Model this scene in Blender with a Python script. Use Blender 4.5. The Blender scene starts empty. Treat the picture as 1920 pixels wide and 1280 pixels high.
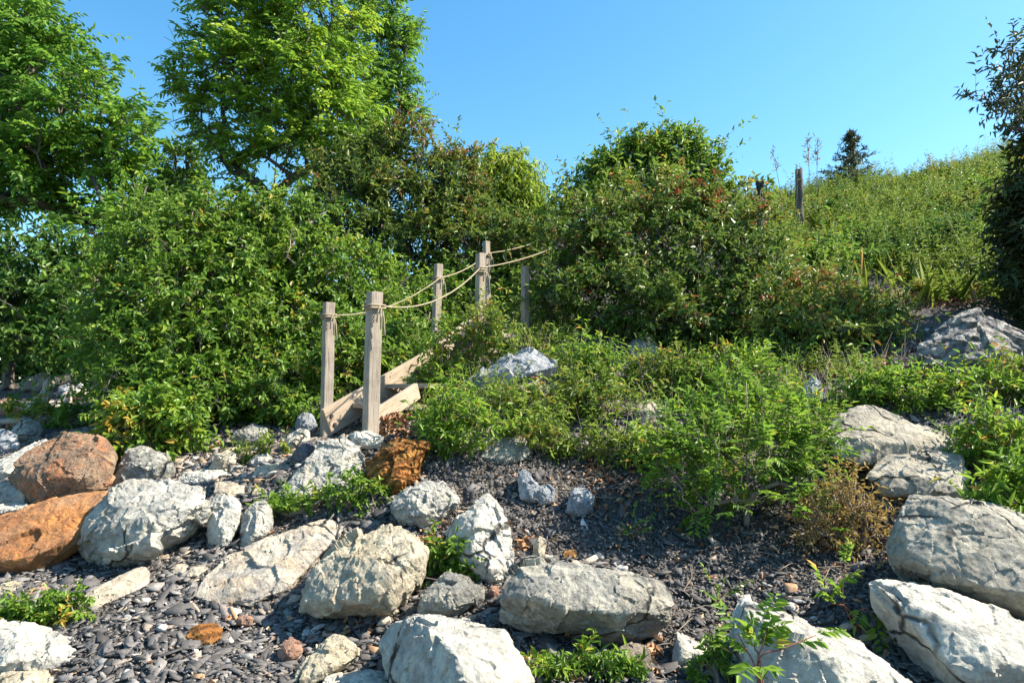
import bpy, bmesh, math, random
import numpy as np
from mathutils import Vector, Matrix, noise

C = bpy.context.scene
COL = C.collection
R = math.radians
random.seed(7)
RNG = np.random.default_rng(11)

# ------------------------------------------------------------------ camera, sky, sun, exposure
EYE = np.array([0.0, 0.0, 1.5])
PITCH = R(4.0)
cd = bpy.data.cameras.new('camera')
cd.lens, cd.sensor_width, cd.clip_start, cd.clip_end = 24.0, 36.0, 0.05, 3000.0
cam = bpy.data.objects.new('camera', cd)
COL.objects.link(cam)
cam.location = EYE
cam.rotation_euler = (R(90) + PITCH, 0, 0)
C.camera = cam

SUN_DIR = Vector((0.70, 0.03, 0.71)).normalized()
W = bpy.data.worlds.new('World')
C.world = W
W.use_nodes = True
nt = W.node_tree
nt.nodes.clear()
sky = nt.nodes.new('ShaderNodeTexSky')
sky.sky_type = 'NISHITA'
sky.sun_disc = False
sky.sun_elevation = math.asin(SUN_DIR.z)
sky.sun_rotation = math.atan2(SUN_DIR.x, SUN_DIR.y)
sky.air_density, sky.dust_density, sky.ozone_density = 1.0, 0.6, 2.2
hs = nt.nodes.new('ShaderNodeHueSaturation')
hs.inputs['Saturation'].default_value = 1.28
hs.inputs['Hue'].default_value = 0.487
bg = nt.nodes.new('ShaderNodeBackground')
bg.inputs['Strength'].default_value = 0.112
wo = nt.nodes.new('ShaderNodeOutputWorld')
nt.links.new(sky.outputs[0], hs.inputs['Color'])
nt.links.new(hs.outputs[0], bg.inputs['Color'])
nt.links.new(bg.outputs[0], wo.inputs['Surface'])
sd = bpy.data.lights.new('sun', 'SUN')
sd.energy, sd.angle, sd.color = 5.0, R(0.5), (1.0, 0.91, 0.78)
sun = bpy.data.objects.new('sun', sd)
COL.objects.link(sun)
sun.rotation_euler = SUN_DIR.to_track_quat('Z', 'Y').to_euler()
C.view_settings.view_transform = 'Standard'
C.view_settings.look = 'None'
C.view_settings.exposure = 1.36
C.view_settings.gamma = 1.0
C.cycles.max_bounces = 6
C.cycles.transparent_max_bounces = 4

# ------------------------------------------------------------------ helpers: picture rays, terrain
def P(px, py, Y):
    u, v = (px - 960) / 1280.0, (640 - py) / 1280.0
    dy = math.cos(PITCH) - v * math.sin(PITCH)
    dz = math.sin(PITCH) + v * math.cos(PITCH)
    return np.array([u / dy * Y, Y, EYE[2] + dz / dy * Y])

def project(X, Y, Z):
    z = Z - EYE[2]
    c, s = math.cos(PITCH), math.sin(PITCH)
    d = np.maximum(Y * c + z * s, 1e-3)
    return 960 + 1280 * X / d, 640 - 1280 * (z * c - Y * s) / d

CTRL = [(0,1280,2.9),(500,1280,2.75),(1000,1290,2.62),(1500,1290,2.6),(1920,1280,2.5),
 (0,1120,3.6),(300,1180,3.25),(560,1150,3.38),(480,1080,3.7),(0,945,4.9),(140,1090,3.75),(220,945,4.8),
 (420,1030,4.0),(0,840,6.3),(300,865,5.4),(60,775,8.0),(20,722,11),(140,760,8.2),(450,865,5.3),(612,822,5.85),
 (700,822,4.95),(540,968,4.35),(700,960,4.25),(800,1000,3.95),(900,1110,3.4),(720,1172,3.2),(900,860,4.7),
 (1000,880,4.65),(1000,1030,3.85),(1150,960,4.25),(1100,860,4.9),(1200,1085,3.55),(1260,1190,3.1),(1360,1230,2.9),
 (1400,1000,3.95),(1600,1060,3.6),(1350,900,4.5),(1660,930,4.1),(1640,1140,3.15),(1750,770,5.0),(1900,740,5.1),
 (1560,770,5.2),(1250,770,5.7),(1000,790,5.3),(850,750,5.6),(830,702,6.9),(912,605,8.2),(985,612,7.8),(900,690,6.3),
 (1020,595,9.0),(1200,665,7.0),(1400,655,7.0),(1600,630,6.8),(1720,705,5.6),(1900,610,7.0),(1600,560,8.0),
 (1300,580,8.5),(1880,520,8.5),(1480,432,13.5),(1600,395,14.5),(1750,385,14),(1920,345,13),(1050,430,15),
 (600,660,9),(300,695,9),(300,665,14),(700,560,14),(1450,560,9.0)]
cp = np.array([P(*c) for c in CTRL] + [[-4,0,.2],[0,0,.1],[4,0,.25],[-6,2.5,.3],[6,2.5,.7],[-9,8,1.2],[-10,16,1.7]])
def tps_k(d2):
    return np.where(d2 > 0, d2 * np.log(np.maximum(d2, 1e-12)) * .5, 0.0)
def tps_fit(p, z, lam=0.02):
    n = len(p)
    K = tps_k(((p[:, None] - p[None]) ** 2).sum(-1)) + lam * np.eye(n)
    Q = np.hstack([np.ones((n, 1)), p])
    A = np.vstack([np.hstack([K, Q]), np.hstack([Q.T, np.zeros((3, 3))])])
    return np.linalg.solve(A, np.concatenate([z, np.zeros(3)]))
TW = tps_fit(cp[:, :2], cp[:, 2])
def ground(X, Y):
    X, Y = np.atleast_1d(np.asarray(X, float)), np.atleast_1d(np.asarray(Y, float))
    x, y = np.clip(X, -11, 13), np.clip(Y, -1, 17)
    out = np.empty(x.shape)
    xf, yf, of = x.ravel(), y.ravel(), out.ravel()
    for i in range(0, len(xf), 20000):
        q = np.stack([xf[i:i+20000], yf[i:i+20000]], -1)
        K = tps_k(((q[:, None] - cp[None, :, :2]) ** 2).sum(-1))
        of[i:i+20000] = K @ TW[:len(cp)] + TW[-3] + q @ TW[-2:]
    of -= .24 * np.exp(-((xf + 1.0) ** 2 + (yf - 5.75) ** 2) / .16)
    of += 0.02 * np.sin(xf * 3.1 + 1.3 * np.sin(yf * 2.3)) + .012 * np.sin(yf * 7.3 + xf * 5.1)
    return of.reshape(x.shape)
def gz(x, y): return float(ground(x, y)[0])
def hit(px, py, lo=1.8, hi=20.0):
    ys = np.arange(lo, hi, .03)
    d = P(px, py, 1.0) - EYE
    f = EYE[2] + d[2] * ys - ground(d[0] * ys, ys)
    i = np.argmax(f < 0) if (f < 0).any() else len(ys) - 1
    return np.array([d[0] * ys[i], ys[i], EYE[2] + d[2] * ys[i]])
def inpoly(px, py, poly):
    ins = np.zeros(px.shape, bool)
    n = len(poly)
    for i in range(n):
        x1, y1 = poly[i]; x2, y2 = poly[(i + 1) % n]
        ins ^= ((y1 > py) != (y2 > py)) & (px < (x2 - x1) * (py - y1) / ((y2 - y1) or 1e-9) + x1)
    return ins

# ------------------------------------------------------------------ helpers: objects
def tag(o, label, cat, group=None, kind=None):
    if label: o['label'] = label
    if cat: o['category'] = cat
    if group: o['group'] = group
    if kind: o['kind'] = kind
    return o
def link(name, me, mat, parent=None, loc=None):
    o = bpy.data.objects.new(name, me)
    COL.objects.link(o)
    if mat is not None and len(me.materials) == 0: me.materials.append(mat)
    if loc is not None:
        me.transform(Matrix.Translation(-Vector(loc)))
        o.location = loc
    if parent is not None:
        o.parent = parent
        if loc is not None: o.location = Vector(loc) - parent.location
        else: me.transform(Matrix.Translation(-parent.location))
    return o
def empty(name, loc, label, cat, group=None):
    o = bpy.data.objects.new(name, None)
    COL.objects.link(o)
    o.empty_display_size = .1
    o.location = [float(v) for v in loc]
    return tag(o, label, cat, group)
def np_mesh(name, V, F, smooth=False, tint=None):
    """V (n,3); F list of (m,k) arrays of equal-size faces; tint per face"""
    me = bpy.data.meshes.new(name)
    V = np.ascontiguousarray(V, np.float32)
    me.vertices.add(len(V))
    me.vertices.foreach_set('co', V.ravel())
    F = [f for f in F if len(f)]
    loops = np.concatenate([f.ravel() for f in F]).astype(np.int32)
    tot = np.concatenate([np.full(len(f), f.shape[1]) for f in F]).astype(np.int32)
    st = np.concatenate([[0], np.cumsum(tot)[:-1]]).astype(np.int32)
    me.loops.add(len(loops)); me.loops.foreach_set('vertex_index', loops)
    me.polygons.add(len(tot)); me.polygons.foreach_set('loop_start', st); me.polygons.foreach_set('loop_total', tot)
    me.update(calc_edges=True)
    if smooth: me.polygons.foreach_set('use_smooth', np.ones(len(tot), bool))
    if tint is not None:
        a = me.attributes.new('tint', 'FLOAT', 'FACE')
        a.data.foreach_set('value', np.ascontiguousarray(tint, np.float32))
    return me
def rand_dir(n):
    return unit(RNG.normal(0, 1, (n, 3)))
def unit(v): return v / np.maximum(np.linalg.norm(v, axis=-1, keepdims=True), 1e-9)
def tubes(A, B, ra, rb, n=6):
    """frustums from A to B (m,3)"""
    A, B = np.asarray(A, float), np.asarray(B, float)
    ra, rb = np.broadcast_to(ra, len(A)), np.broadcast_to(rb, len(A))
    d = unit(B - A)
    h = np.where(np.abs(d[:, 2:3]) < .9, np.array([[0, 0, 1.]]), np.array([[1., 0, 0]]))
    u = unit(np.cross(d, h)); v = np.cross(d, u)
    t = np.arange(n) / n * 2 * np.pi
    ring = u[:, None] * np.cos(t)[None, :, None] + v[:, None] * np.sin(t)[None, :, None]
    V = np.concatenate([A[:, None] + ring * ra[:, None, None], B[:, None] + ring * rb[:, None, None]], 1)
    m = len(A)
    base = (np.arange(m) * 2 * n)[:, None]
    k = np.arange(n); k2 = (k + 1) % n
    q = np.stack([k, k2, k2 + n, k + n], -1).ravel()[None] + base
    cap = (np.arange(n)[None] + n) + base
    return V.reshape(-1, 3), [q.reshape(-1, 4), cap]
def merge(parts):
    Vs, Fs, o = [], [], 0
    for V, F in parts:
        Vs.append(V); Fs += [f + o for f in F]; o += len(V)
    return np.concatenate(Vs), Fs
def polytube(pts, r, n=7):
    pts = np.asarray(pts, float)
    m = len(pts)
    d = unit(np.gradient(pts, axis=0))
    r = np.broadcast_to(r, m)
    u = unit(np.cross(d, np.array([0.03, 0.05, 1.0])))
    v = np.cross(d, u)
    t = np.arange(n) / n * 2 * np.pi
    V = pts[:, None] + (u[:, None] * np.cos(t)[None, :, None] + v[:, None] * np.sin(t)[None, :, None]) * r[:, None, None]
    k = np.arange(n); k2 = (k + 1) % n
    q = np.stack([k, k2, k2 + n, k + n], -1)
    q = (q[None] + (np.arange(m - 1) * n)[:, None, None]).reshape(-1, 4)
    return V.reshape(-1, 3), [q, np.arange(n)[None, ::-1], (np.arange(n) + (m - 1) * n)[None]]
def spline(pts, k=8):
    pts = np.asarray(pts, float)
    out = []
    e = np.vstack([2 * pts[0] - pts[1], pts, 2 * pts[-1] - pts[-2]])
    for i in range(1, len(e) - 2):
        for s in np.arange(k) / k:
            a, b, c, d = e[i - 1], e[i], e[i + 1], e[i + 2]
            out.append(.5 * (2 * b + (c - a) * s + (2 * a - 5 * b + 4 * c - d) * s * s + (3 * b - a - 3 * c + d) * s ** 3))
    out.append(pts[-1])
    return np.array(out)

# ------------------------------------------------------------------ materials
def newmat(name):
    m = bpy.data.materials.new(name)
    m.use_nodes = True
    t = m.node_tree
    t.nodes.clear()
    return m, t, (lambda ty, **kw: _node(t, ty, kw))
def _node(t, ty, kw):
    n = t.nodes.new(ty)
    for k, v in kw.items():
        if k in n.inputs.keys(): n.inputs[k].default_value = v
        else: setattr(n, k, v)
    return n
def ramp(t, fac, stops, interp='LINEAR'):
    n = t.nodes.new('ShaderNodeValToRGB')
    n.color_ramp.interpolation = interp
    e = n.color_ramp.elements
    while len(e) < len(stops): e.new(.5)
    for i, (p, c) in enumerate(stops):
        e[i].position = p
        e[i].color = (*c, 1) if hasattr(c, '__len__') else (c, c, c, 1)
    t.links.new(fac, n.inputs[0])
    return n.outputs[0]
def mixc(t, fac, a, b, mode='MIX'):
    n = t.nodes.new('ShaderNodeMix')
    n.data_type = 'RGBA'; n.blend_type = mode
    for i, v in ((0, fac), (6, a), (7, b)):
        if hasattr(v, 'is_linked'): t.links.new(v, n.inputs[i])
        elif i == 0: n.inputs[0].default_value = v
        else: n.inputs[i].default_value = (*v, 1)
    return n.outputs[2]
def noise_n(t, vec, scale, detail=6, rough=.6, dist=0):
    n = t.nodes.new('ShaderNodeTexNoise')
    n.inputs['Scale'].default_value = scale; n.inputs['Detail'].default_value = detail
    n.inputs['Roughness'].default_value = rough; n.inputs['Distortion'].default_value = dist
    t.links.new(vec, n.inputs['Vector'])
    return n.outputs['Fac']

def leaf_mat(name, stops, gloss=.35, trans=.35, hue=1.0):
    trans = min(trans * 1.2, .5)
    m, t, N = newmat(name)
    at = N('ShaderNodeAttribute', attribute_name='tint')
    stops = [(p, (c[0] * 1.72, c[1] * 1.5, c[2] * 1.0)) for p, c in stops]
    col = ramp(t, at.outputs['Fac'], stops)
    df = N('ShaderNodeBsdfPrincipled', Roughness=gloss)
    df.inputs['Specular IOR Level'].default_value = .38
    tr = N('ShaderNodeBsdfTranslucent')
    t.links.new(col, df.inputs['Base Color'])
    c2 = mixc(t, 1.0, col, (1.0, 1.0, .45), 'MULTIPLY')
    br = N('ShaderNodeBrightContrast', Bright=.03)
    t.links.new(c2, br.inputs[0]); t.links.new(br.outputs[0], tr.inputs['Color'])
    mx = N('ShaderNodeMixShader'); mx.inputs[0].default_value = trans
    t.links.new(df.outputs[0], mx.inputs[1]); t.links.new(tr.outputs[0], mx.inputs[2])
    o = N('ShaderNodeOutputMaterial')
    t.links.new(mx.outputs[0], o.inputs['Surface'])
    return m

def rock_mat(name, c1, c2, c3, stain=.5, speck=.3, bands=0, cracks=0, bump=.6, pits=.5, scale=1.0, rough=.85, vein=None):
    m, t, N = newmat(name)
    geo = N('ShaderNodeNewGeometry')
    vec = geo.outputs['Position']
    n1 = noise_n(t, vec, 5.5 * scale, 10, .72, .8)
    col = mixc(t, ramp(t, n1, [(.42, 0.), (.53, 1.)]), c1, c2)
    n2 = noise_n(t, vec, 2.3 * scale, 7, .7, 1.2)
    col = mixc(t, ramp(t, n2, [(.60 - .25 * stain, 0.), (.78 - .2 * stain, stain)]), col, c3)
    n3 = noise_n(t, vec, 55 * scale, 4, .7)
    col = mixc(t, ramp(t, n3, [(.34, speck), (.46, 0.)]), col, tuple(v * .35 for v in c2))
    n3b = noise_n(t, vec, 19 * scale, 8, .75)
    col = mixc(t, 1.0, col, ramp(t, n3b, [(.28, .55), (.5, 1.0), (.72, 1.22)]), 'MULTIPLY')
    lich = ramp(t, noise_n(t, vec, 11 * scale, 9, .78, 1.5), [(.60, 0.), (.68, .75)])
    col = mixc(t, lich, col, tuple(v * .5 for v in c2))
    h = noise_n(t, vec, 26 * scale, 10, .72)
    vo = N('ShaderNodeTexVoronoi', Scale=38 * scale)
    t.links.new(vec, vo.inputs['Vector'])
    ma = N('ShaderNodeMath', operation='MULTIPLY_ADD')
    t.links.new(vo.outputs['Distance'], ma.inputs[0]); ma.inputs[1].default_value = -.35 * pits; t.links.new(h, ma.inputs[2])
    hh = ma.outputs[0]
    if bands:
        mp = N('ShaderNodeMapping'); mp.inputs['Rotation'].default_value = (.5, .35, .2)
        t.links.new(vec, mp.inputs[0])
        wv = N('ShaderNodeTexWave', Scale=bands, Distortion=7.0, Detail=5.0); wv.inputs['Detail Scale'].default_value = 1.6
        wv.bands_direction = 'Z'
        t.links.new(mp.outputs[0], wv.inputs['Vector'])
        f = ramp(t, wv.outputs['Fac'], [(.2, .75), (.55, 0.)])
        col = mixc(t, f, col, tuple(v * .42 for v in c2))
        m3 = N('ShaderNodeMath', operation='MULTIPLY_ADD')
        t.links.new(wv.outputs['Fac'], m3.inputs[0]); m3.inputs[1].default_value = .8; t.links.new(hh, m3.inputs[2]); hh = m3.outputs[0]
    if cracks:
        wn = N('ShaderNodeTexNoise', Scale=3.0, Detail=4.0)
        t.links.new(vec, wn.inputs['Vector'])
        va = N('ShaderNodeVectorMath', operation='MULTIPLY_ADD')
        t.links.new(wn.outputs['Color'], va.inputs[0]); va.inputs[1].default_value = (.28, .28, .28); t.links.new(vec, va.inputs[2])
        vc = N('ShaderNodeTexVoronoi', Scale=cracks, feature='DISTANCE_TO_EDGE')
        t.links.new(va.outputs[0], vc.inputs['Vector'])
        f = ramp(t, vc.outputs['Distance'], [(.004, 1.), (.022, 0.)])
        gate = ramp(t, noise_n(t, vec, 3.1, 2), [(.47, 0.), (.56, 1.)])
        g = N('ShaderNodeMath', operation='MULTIPLY'); t.links.new(f, g.inputs[0]); t.links.new(gate, g.inputs[1])
        col = mixc(t, g.outputs[0], col, tuple(v * .18 for v in c2))
        m3 = N('ShaderNodeMath', operation='MULTIPLY_ADD')
        t.links.new(g.outputs[0], m3.inputs[0]); m3.inputs[1].default_value = -1.2; t.links.new(hh, m3.inputs[2]); hh = m3.outputs[0]
    bp = N('ShaderNodeBump', Strength=min(1, bump * 1.35), Distance=.04 / scale)
    t.links.new(hh, bp.inputs['Height'])
    b = N('ShaderNodeBsdfPrincipled', Roughness=rough)
    b.inputs['Specular IOR Level'].default_value = .25
    t.links.new(col, b.inputs['Base Color']); t.links.new(bp.outputs[0], b.inputs['Normal'])
    o = N('ShaderNodeOutputMaterial'); t.links.new(b.outputs[0], o.inputs['Surface'])
    return m

M = {}
M['white'] = rock_mat('limestone_white', (0.586, 0.545, 0.442), (0.348, 0.339, 0.298), (0.514, 0.406, 0.251), .45, .25, pits=.7, cracks=2.2)
M['whiter'] = rock_mat('limestone_bright', (0.657, 0.619, 0.507), (0.433, 0.417, 0.359), (0.489, 0.417, 0.289), .25, .2, pits=.5, cracks=1.7)
M['grey'] = rock_mat('limestone_grey', (0.506, 0.476, 0.383), (0.253, 0.250, 0.221), (0.506, 0.420, 0.278), .4, .45, pits=.9, bump=.8, cracks=2.0)
M['blue'] = rock_mat('limestone_blue', (0.444, 0.447, 0.436), (0.231, 0.250, 0.269), (0.399, 0.361, 0.286), .25, .3)
M['tan'] = rock_mat('stone_tan', (0.507, 0.425, 0.301), (0.367, 0.311, 0.235), (0.541, 0.503, 0.436), .5, .2, bump=.5)
M['tanwhite'] = rock_mat('stone_tan_white', (0.544, 0.476, 0.366), (0.362, 0.333, 0.287), (0.507, 0.323, 0.131), .5, .25, bump=.6, cracks=1.8)
M['cream'] = rock_mat('stone_cream', (0.557, 0.494, 0.363), (0.389, 0.347, 0.259), (0.505, 0.389, 0.216), .5, .25, bump=.6, cracks=2.0)
M['orange'] = rock_mat('stone_orange', (.52, .225, .07), (.34, .15, .06), (.40, .27, .16), .55, .4, bump=.6, rough=.75)
M['granite'] = rock_mat('granite_orange', (.48, .21, .095), (.20, .13, .085), (.40, .30, .20), .7, .95, bump=.8, scale=1.3)
M['ochre'] = rock_mat('stone_ochre', (0.520, 0.248, 0.054), (0.371, 0.147, 0.036), (0.465, 0.350, 0.197), .45, .35, bump=.9, bands=5)
M['crack'] = rock_mat('limestone_cracked', (0.460, 0.423, 0.336), (0.303, 0.287, 0.237), (0.442, 0.370, 0.252), .4, .5, cracks=2.6, bump=.6)
M['slab'] = rock_mat('limestone_slab', (0.567, 0.506, 0.386), (0.345, 0.316, 0.252), (0.506, 0.418, 0.286), .4, .45, cracks=2.0, bump=.7)
M['stripe'] = rock_mat('gneiss_banded', (0.491, 0.452, 0.396), (0.266, 0.255, 0.235), (0.491, 0.393, 0.310), .35, .4, bands=3.2, bump=.9)
M['brown'] = rock_mat('stone_brown', (.27, .22, .16), (.15, .13, .10), (.30, .26, .2), .5, .4)
M['pink'] = rock_mat('stone_pink', (0.425, 0.255, 0.171), (0.323, 0.187, 0.131), (0.468, 0.357, 0.261), .5, .25)
M['dark'] = rock_mat('stone_dark', (.17, .17, .175), (.09, .09, .095), (.28, .26, .23), .4, .3)

def ground_mat():
    m, t, N = newmat('slate_soil')
    geo = N('ShaderNodeNewGeometry'); vec = geo.outputs['Position']
    n1 = noise_n(t, vec, 1.4, 6); n2 = noise_n(t, vec, 40, 6, .7); n3 = noise_n(t, vec, 9, 5)
    c = ramp(t, n2, [(.3, (.025, .024, .024)), (.5, (.07, .066, .064)), (.72, (.17, .155, .14))])
    c = mixc(t, ramp(t, n3, [(.45, 0.), (.65, .6)]), c, (.12, .085, .055))
    c = mixc(t, ramp(t, n1, [(.5, 0.), (.7, .5)]), c, (.07, .07, .035))
    vo = N('ShaderNodeTexVoronoi', Scale=45); t.links.new(vec, vo.inputs['Vector'])
    bp = N('ShaderNodeBump', Strength=1.0, Distance=.03); t.links.new(vo.outputs['Distance'], bp.inputs['Height'])
    b = N('ShaderNodeBsdfPrincipled', Roughness=.9)
    t.links.new(c, b.inputs['Base Color']); t.links.new(bp.outputs[0], b.inputs['Normal'])
    o = N('ShaderNodeOutputMaterial'); t.links.new(b.outputs[0], o.inputs['Surface'])
    return m
def tint_mat(name, stops, rough=.7, bump=0, spec=.4):
    m, t, N = newmat(name)
    at = N('ShaderNodeAttribute', attribute_name='tint')
    col = ramp(t, at.outputs['Fac'], stops)
    geo = N('ShaderNodeNewGeometry')
    n = noise_n(t, geo.outputs['Position'], 70, 5, .7)
    col = mixc(t, 1.0, col, ramp(t, n, [(.3, .7), (.7, 1.25)]), 'MULTIPLY')
    b = N('ShaderNodeBsdfPrincipled', Roughness=rough); b.inputs['Specular IOR Level'].default_value = spec
    t.links.new(col, b.inputs['Base Color'])
    if bump:
        bp = N('ShaderNodeBump', Strength=bump, Distance=.005); t.links.new(n, bp.inputs['Height']); t.links.new(bp.outputs[0], b.inputs['Normal'])
    o = N('ShaderNodeOutputMaterial'); t.links.new(b.outputs[0], o.inputs['Surface'])
    return m
def wood_mat(name, c1, c2, c3, axis=(22, 22, 1.2)):
    m, t, N = newmat(name)
    tc = N('ShaderNodeTexCoord')
    mp = N('ShaderNodeMapping'); mp.inputs['Scale'].default_value = axis
    t.links.new(tc.outputs['Object'], mp.inputs[0])
    n = noise_n(t, mp.outputs[0], 4.0, 8, .7, .5)
    n2 = noise_n(t, tc.outputs['Object'], 5.0, 4)
    col = ramp(t, n, [(.34, c3), (.45, c1), (.62, c2)])
    col = mixc(t, ramp(t, n2, [(.45, 0.), (.7, .45)]), col, c3)
    bp = N('ShaderNodeBump', Strength=.5, Distance=.01); t.links.new(n, bp.inputs['Height'])
    b = N('ShaderNodeBsdfPrincipled', Roughness=.85); b.inputs['Specular IOR Level'].default_value = .2
    t.links.new(col, b.inputs['Base Color']); t.links.new(bp.outputs[0], b.inputs['Normal'])
    o = N('ShaderNodeOutputMaterial'); t.links.new(b.outputs[0], o.inputs['Surface'])
    return m
M['post'] = wood_mat('weathered_post', (.34, .28, .215), (.45, .385, .31), (.09, .072, .058), (34, 34, .9))
M['board'] = wood_mat('pale_board', (.40, .32, .23), (.48, .39, .29), (.26, .19, .13), (1.2, 20, 14))
M['tread'] = wood_mat('tread_board', (.34, .27, .20), (.42, .34, .26), (.18, .14, .11), (1.5, 20, 14))
M['drift'] = wood_mat('driftwood', (.46, .39, .31), (.55, .48, .40), (.24, .19, .14), (2, 18, 18))
M['rope'] = tint_mat('rope_fibre', [(0, (.30, .24, .15)), (1, (.36, .30, .20))], .9, .8)
M['bolt'] = tint_mat('rusty_bolt', [(0, (.06, .045, .035)), (1, (.06, .045, .035))], .6)
M['bark'] = wood_mat('bark', (.10, .085, .07), (.15, .13, .11), (.045, .04, .033), (9, 9, 1.5))
M['twig'] = wood_mat('grey_twig', (.22, .18, .14), (.30, .25, .2), (.12, .09, .07), (9, 9, 1.5))
M['redstem'] = wood_mat('red_stem', (.22, .09, .06), (.27, .12, .08), (.14, .06, .04), (9, 9, 1.5))
M['slate'] = tint_mat('slate_chip', [(0, (.045, .043, .041)), (.45, (.125, .117, .110)), (.78, (.27, .25, .225)), (.88, (.24, .20, .16)), (.94, (.36, .28, .2)), (.97, (.42, .22, .10)), (1, (.6, .58, .54))], .75, .5, .3)
M['litter'] = tint_mat('dead_leaf', [(0, (.20, .09, .04)), (.5, (.34, .18, .09)), (.85, (.45, .28, .16)), (1, (.55, .42, .26))], .8)
M['ground'] = ground_mat()

G_ASH = leaf_mat('leaf_ash', [(0, (.034, .10, .014)), (.5, (.078, .195, .026)), (.85, (.13, .25, .034)), (1, (.18, .28, .045))], .4, .42)
G_MAPLE = leaf_mat('leaf_bright', [(0, (.052, .13, .013)), (.5, (.115, .235, .024)), (.85, (.18, .285, .032)), (1, (.24, .31, .05))], .42, .42)
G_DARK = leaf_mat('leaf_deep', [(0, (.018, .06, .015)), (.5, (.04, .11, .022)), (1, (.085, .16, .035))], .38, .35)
G_DOG = leaf_mat('leaf_dogwood', [(0, (.034, .085, .013)), (.45, (.075, .165, .024)), (.82, (.128, .225, .036)), (.95, (.19, .24, .04)), (1, (.24, .19, .04))], .4, .36)
G_BRONZE = leaf_mat('leaf_bronze', [(0, (.030, .064, .013)), (.45, (.064, .122, .024)), (.78, (.105, .158, .032)), (.92, (.14, .12, .035)), (1, (.15, .065, .03))], .4, .3)
G_RED = leaf_mat('leaf_russet', [(0, (.026, .062, .013)), (.4, (.058, .122, .022)), (.76, (.10, .16, .033)), (.9, (.13, .10, .03)), (1, (.17, .04, .024))], .4, .3)
G_WILLOW = leaf_mat('leaf_willow', [(0, (.07, .14, .012)), (.5, (.15, .245, .028)), (1, (.25, .31, .045))], .45, .42)
G_FERN = leaf_mat('leaf_fern', [(0, (.036, .095, .012)), (.5, (.082, .18, .02)), (.85, (.14, .245, .03)), (.97, (.23, .30, .05)), (1, (.28, .2, .06))], .4, .42)
G_WEED = leaf_mat('leaf_weed', [(0, (.04, .085, .013)), (.5, (.095, .17, .025)), (.85, (.16, .225, .04)), (.96, (.22, .20, .07)), (1, (.28, .16, .07))], .42, .35)
G_HILL = leaf_mat('leaf_hill', [(0, (.035, .075, .014)), (.5, (.085, .155, .026)), (.85, (.14, .20, .04)), (.96, (.20, .20, .07)), (1, (.25, .18, .10))], .5, .33)
G_SHADE_TONE = leaf_mat('leaf_painted_shade', [(0, (.012, .022, .009)), (.6, (.03, .048, .017)), (1, (.07, .085, .03))], .5, .15)  # right edge tree's shaded side, painted into the leaf colour as near-black greens
G_DRY = leaf_mat('leaf_dry', [(0, (.13, .10, .05)), (.6, (.22, .17, .09)), (1, (.30, .25, .13))], .7, .25)

# ------------------------------------------------------------------ ground
def axis(segs):
    out = []
    for a, b, st in segs: out.append(np.arange(a, b - 1e-6, st))
    return np.concatenate(out + [[segs[-1][1]]])
gx = axis([(-500, -60, 110), (-60, -12, 8), (-12, -5, .5), (-5, 5, .055), (5, 14, .3), (14, 60, 8), (60, 500, 110)])
gy = axis([(-60, -4, 14), (-4, 1.6, .7), (1.6, 8, .055), (8, 18, .3), (18, 60, 7), (60, 900, 140)])
GX, GY = np.meshgrid(gx, gy)
GZ = ground(GX, GY)
nx, ny = len(gx), len(gy)
idx = np.arange(nx * ny).reshape(ny, nx)
gf = np.stack([idx[:-1, :-1], idx[:-1, 1:], idx[1:, 1:], idx[1:, :-1]], -1).reshape(-1, 4)
g = link('ground', np_mesh('ground', np.stack([GX, GY, GZ], -1).reshape(-1, 3), [gf], True), M['ground'])
tag(g, 'dark slate soil bank rising from the beach to the hilltop', 'ground', kind='structure')

# ------------------------------------------------------------------ slate shingle
def gnorm(x, y, e=.08):
    dx = (ground(x + e, y) - ground(x - e, y)) / (2 * e)
    dy = (ground(x, y + e) - ground(x, y - e)) / (2 * e)
    return unit(np.stack([-dx, -dy, np.ones_like(dx)], -1))
def chips(name, x, y, r, lift, tilt, tint, label, k=6, thick=.16, mat='slate'):
    n = len(x)
    z = ground(x, y) + lift
    nr = unit(gnorm(x, y) + RNG.normal(0, 1, (n, 3)) * tilt[:, None])
    a = RNG.normal(0, 1, (n, 3)); u = unit(np.cross(nr, a)); v = np.cross(nr, u)
    asp = RNG.uniform(.28, .75, n)
    th = np.sort((np.arange(k)[None] + RNG.uniform(-.46, .46, (n, k))) / k * 2 * np.pi, axis=1)
    rad = RNG.uniform(.7, 1.25, (n, k)) * r[:, None]
    c = np.stack([x, y, z], -1)
    ring = (u[:, None] * (np.cos(th) * rad)[..., None] + v[:, None] * (np.sin(th) * rad * asp[:, None])[..., None])
    t = (thick * r * RNG.uniform(.5, 1.5, n))[:, None, None] * nr[:, None]
    V = np.concatenate([c[:, None] + ring * .97 + t, c[:, None] + ring - t], 1).reshape(-1, 3)
    b = (np.arange(n) * 2 * k)[:, None]
    i = np.arange(k); j = (i + 1) % k
    top = i[None] + b
    side = (np.stack([i + k, j + k, j, i], -1).ravel()[None] + b).reshape(-1, 4)
    me = np_mesh(name, V, [top, side], False, np.concatenate([tint, np.repeat(tint, k)]))
    return tag(link(name, me, M[mat]), label, 'gravel', kind='stuff')
n = 62000
x = RNG.uniform(-4.6, 4.2, n); y = 2.2 + 4.6 * RNG.random(n) ** 1.25
px, py = project(x, y, ground(x, y))
mound = inpoly(px, py, [(720, 960), (880, 840), (1300, 840), (1700, 1000), (1650, 1300), (1250, 1300), (1200, 1060), (960, 1040), (850, 1000)])
up = (py < 900) & (px < 700)
big = RNG.random(n)
r = np.where(mound, RNG.lognormal(-4.1, .45, n), RNG.lognormal(-3.85, .55, n)).clip(.006, .07)
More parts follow.
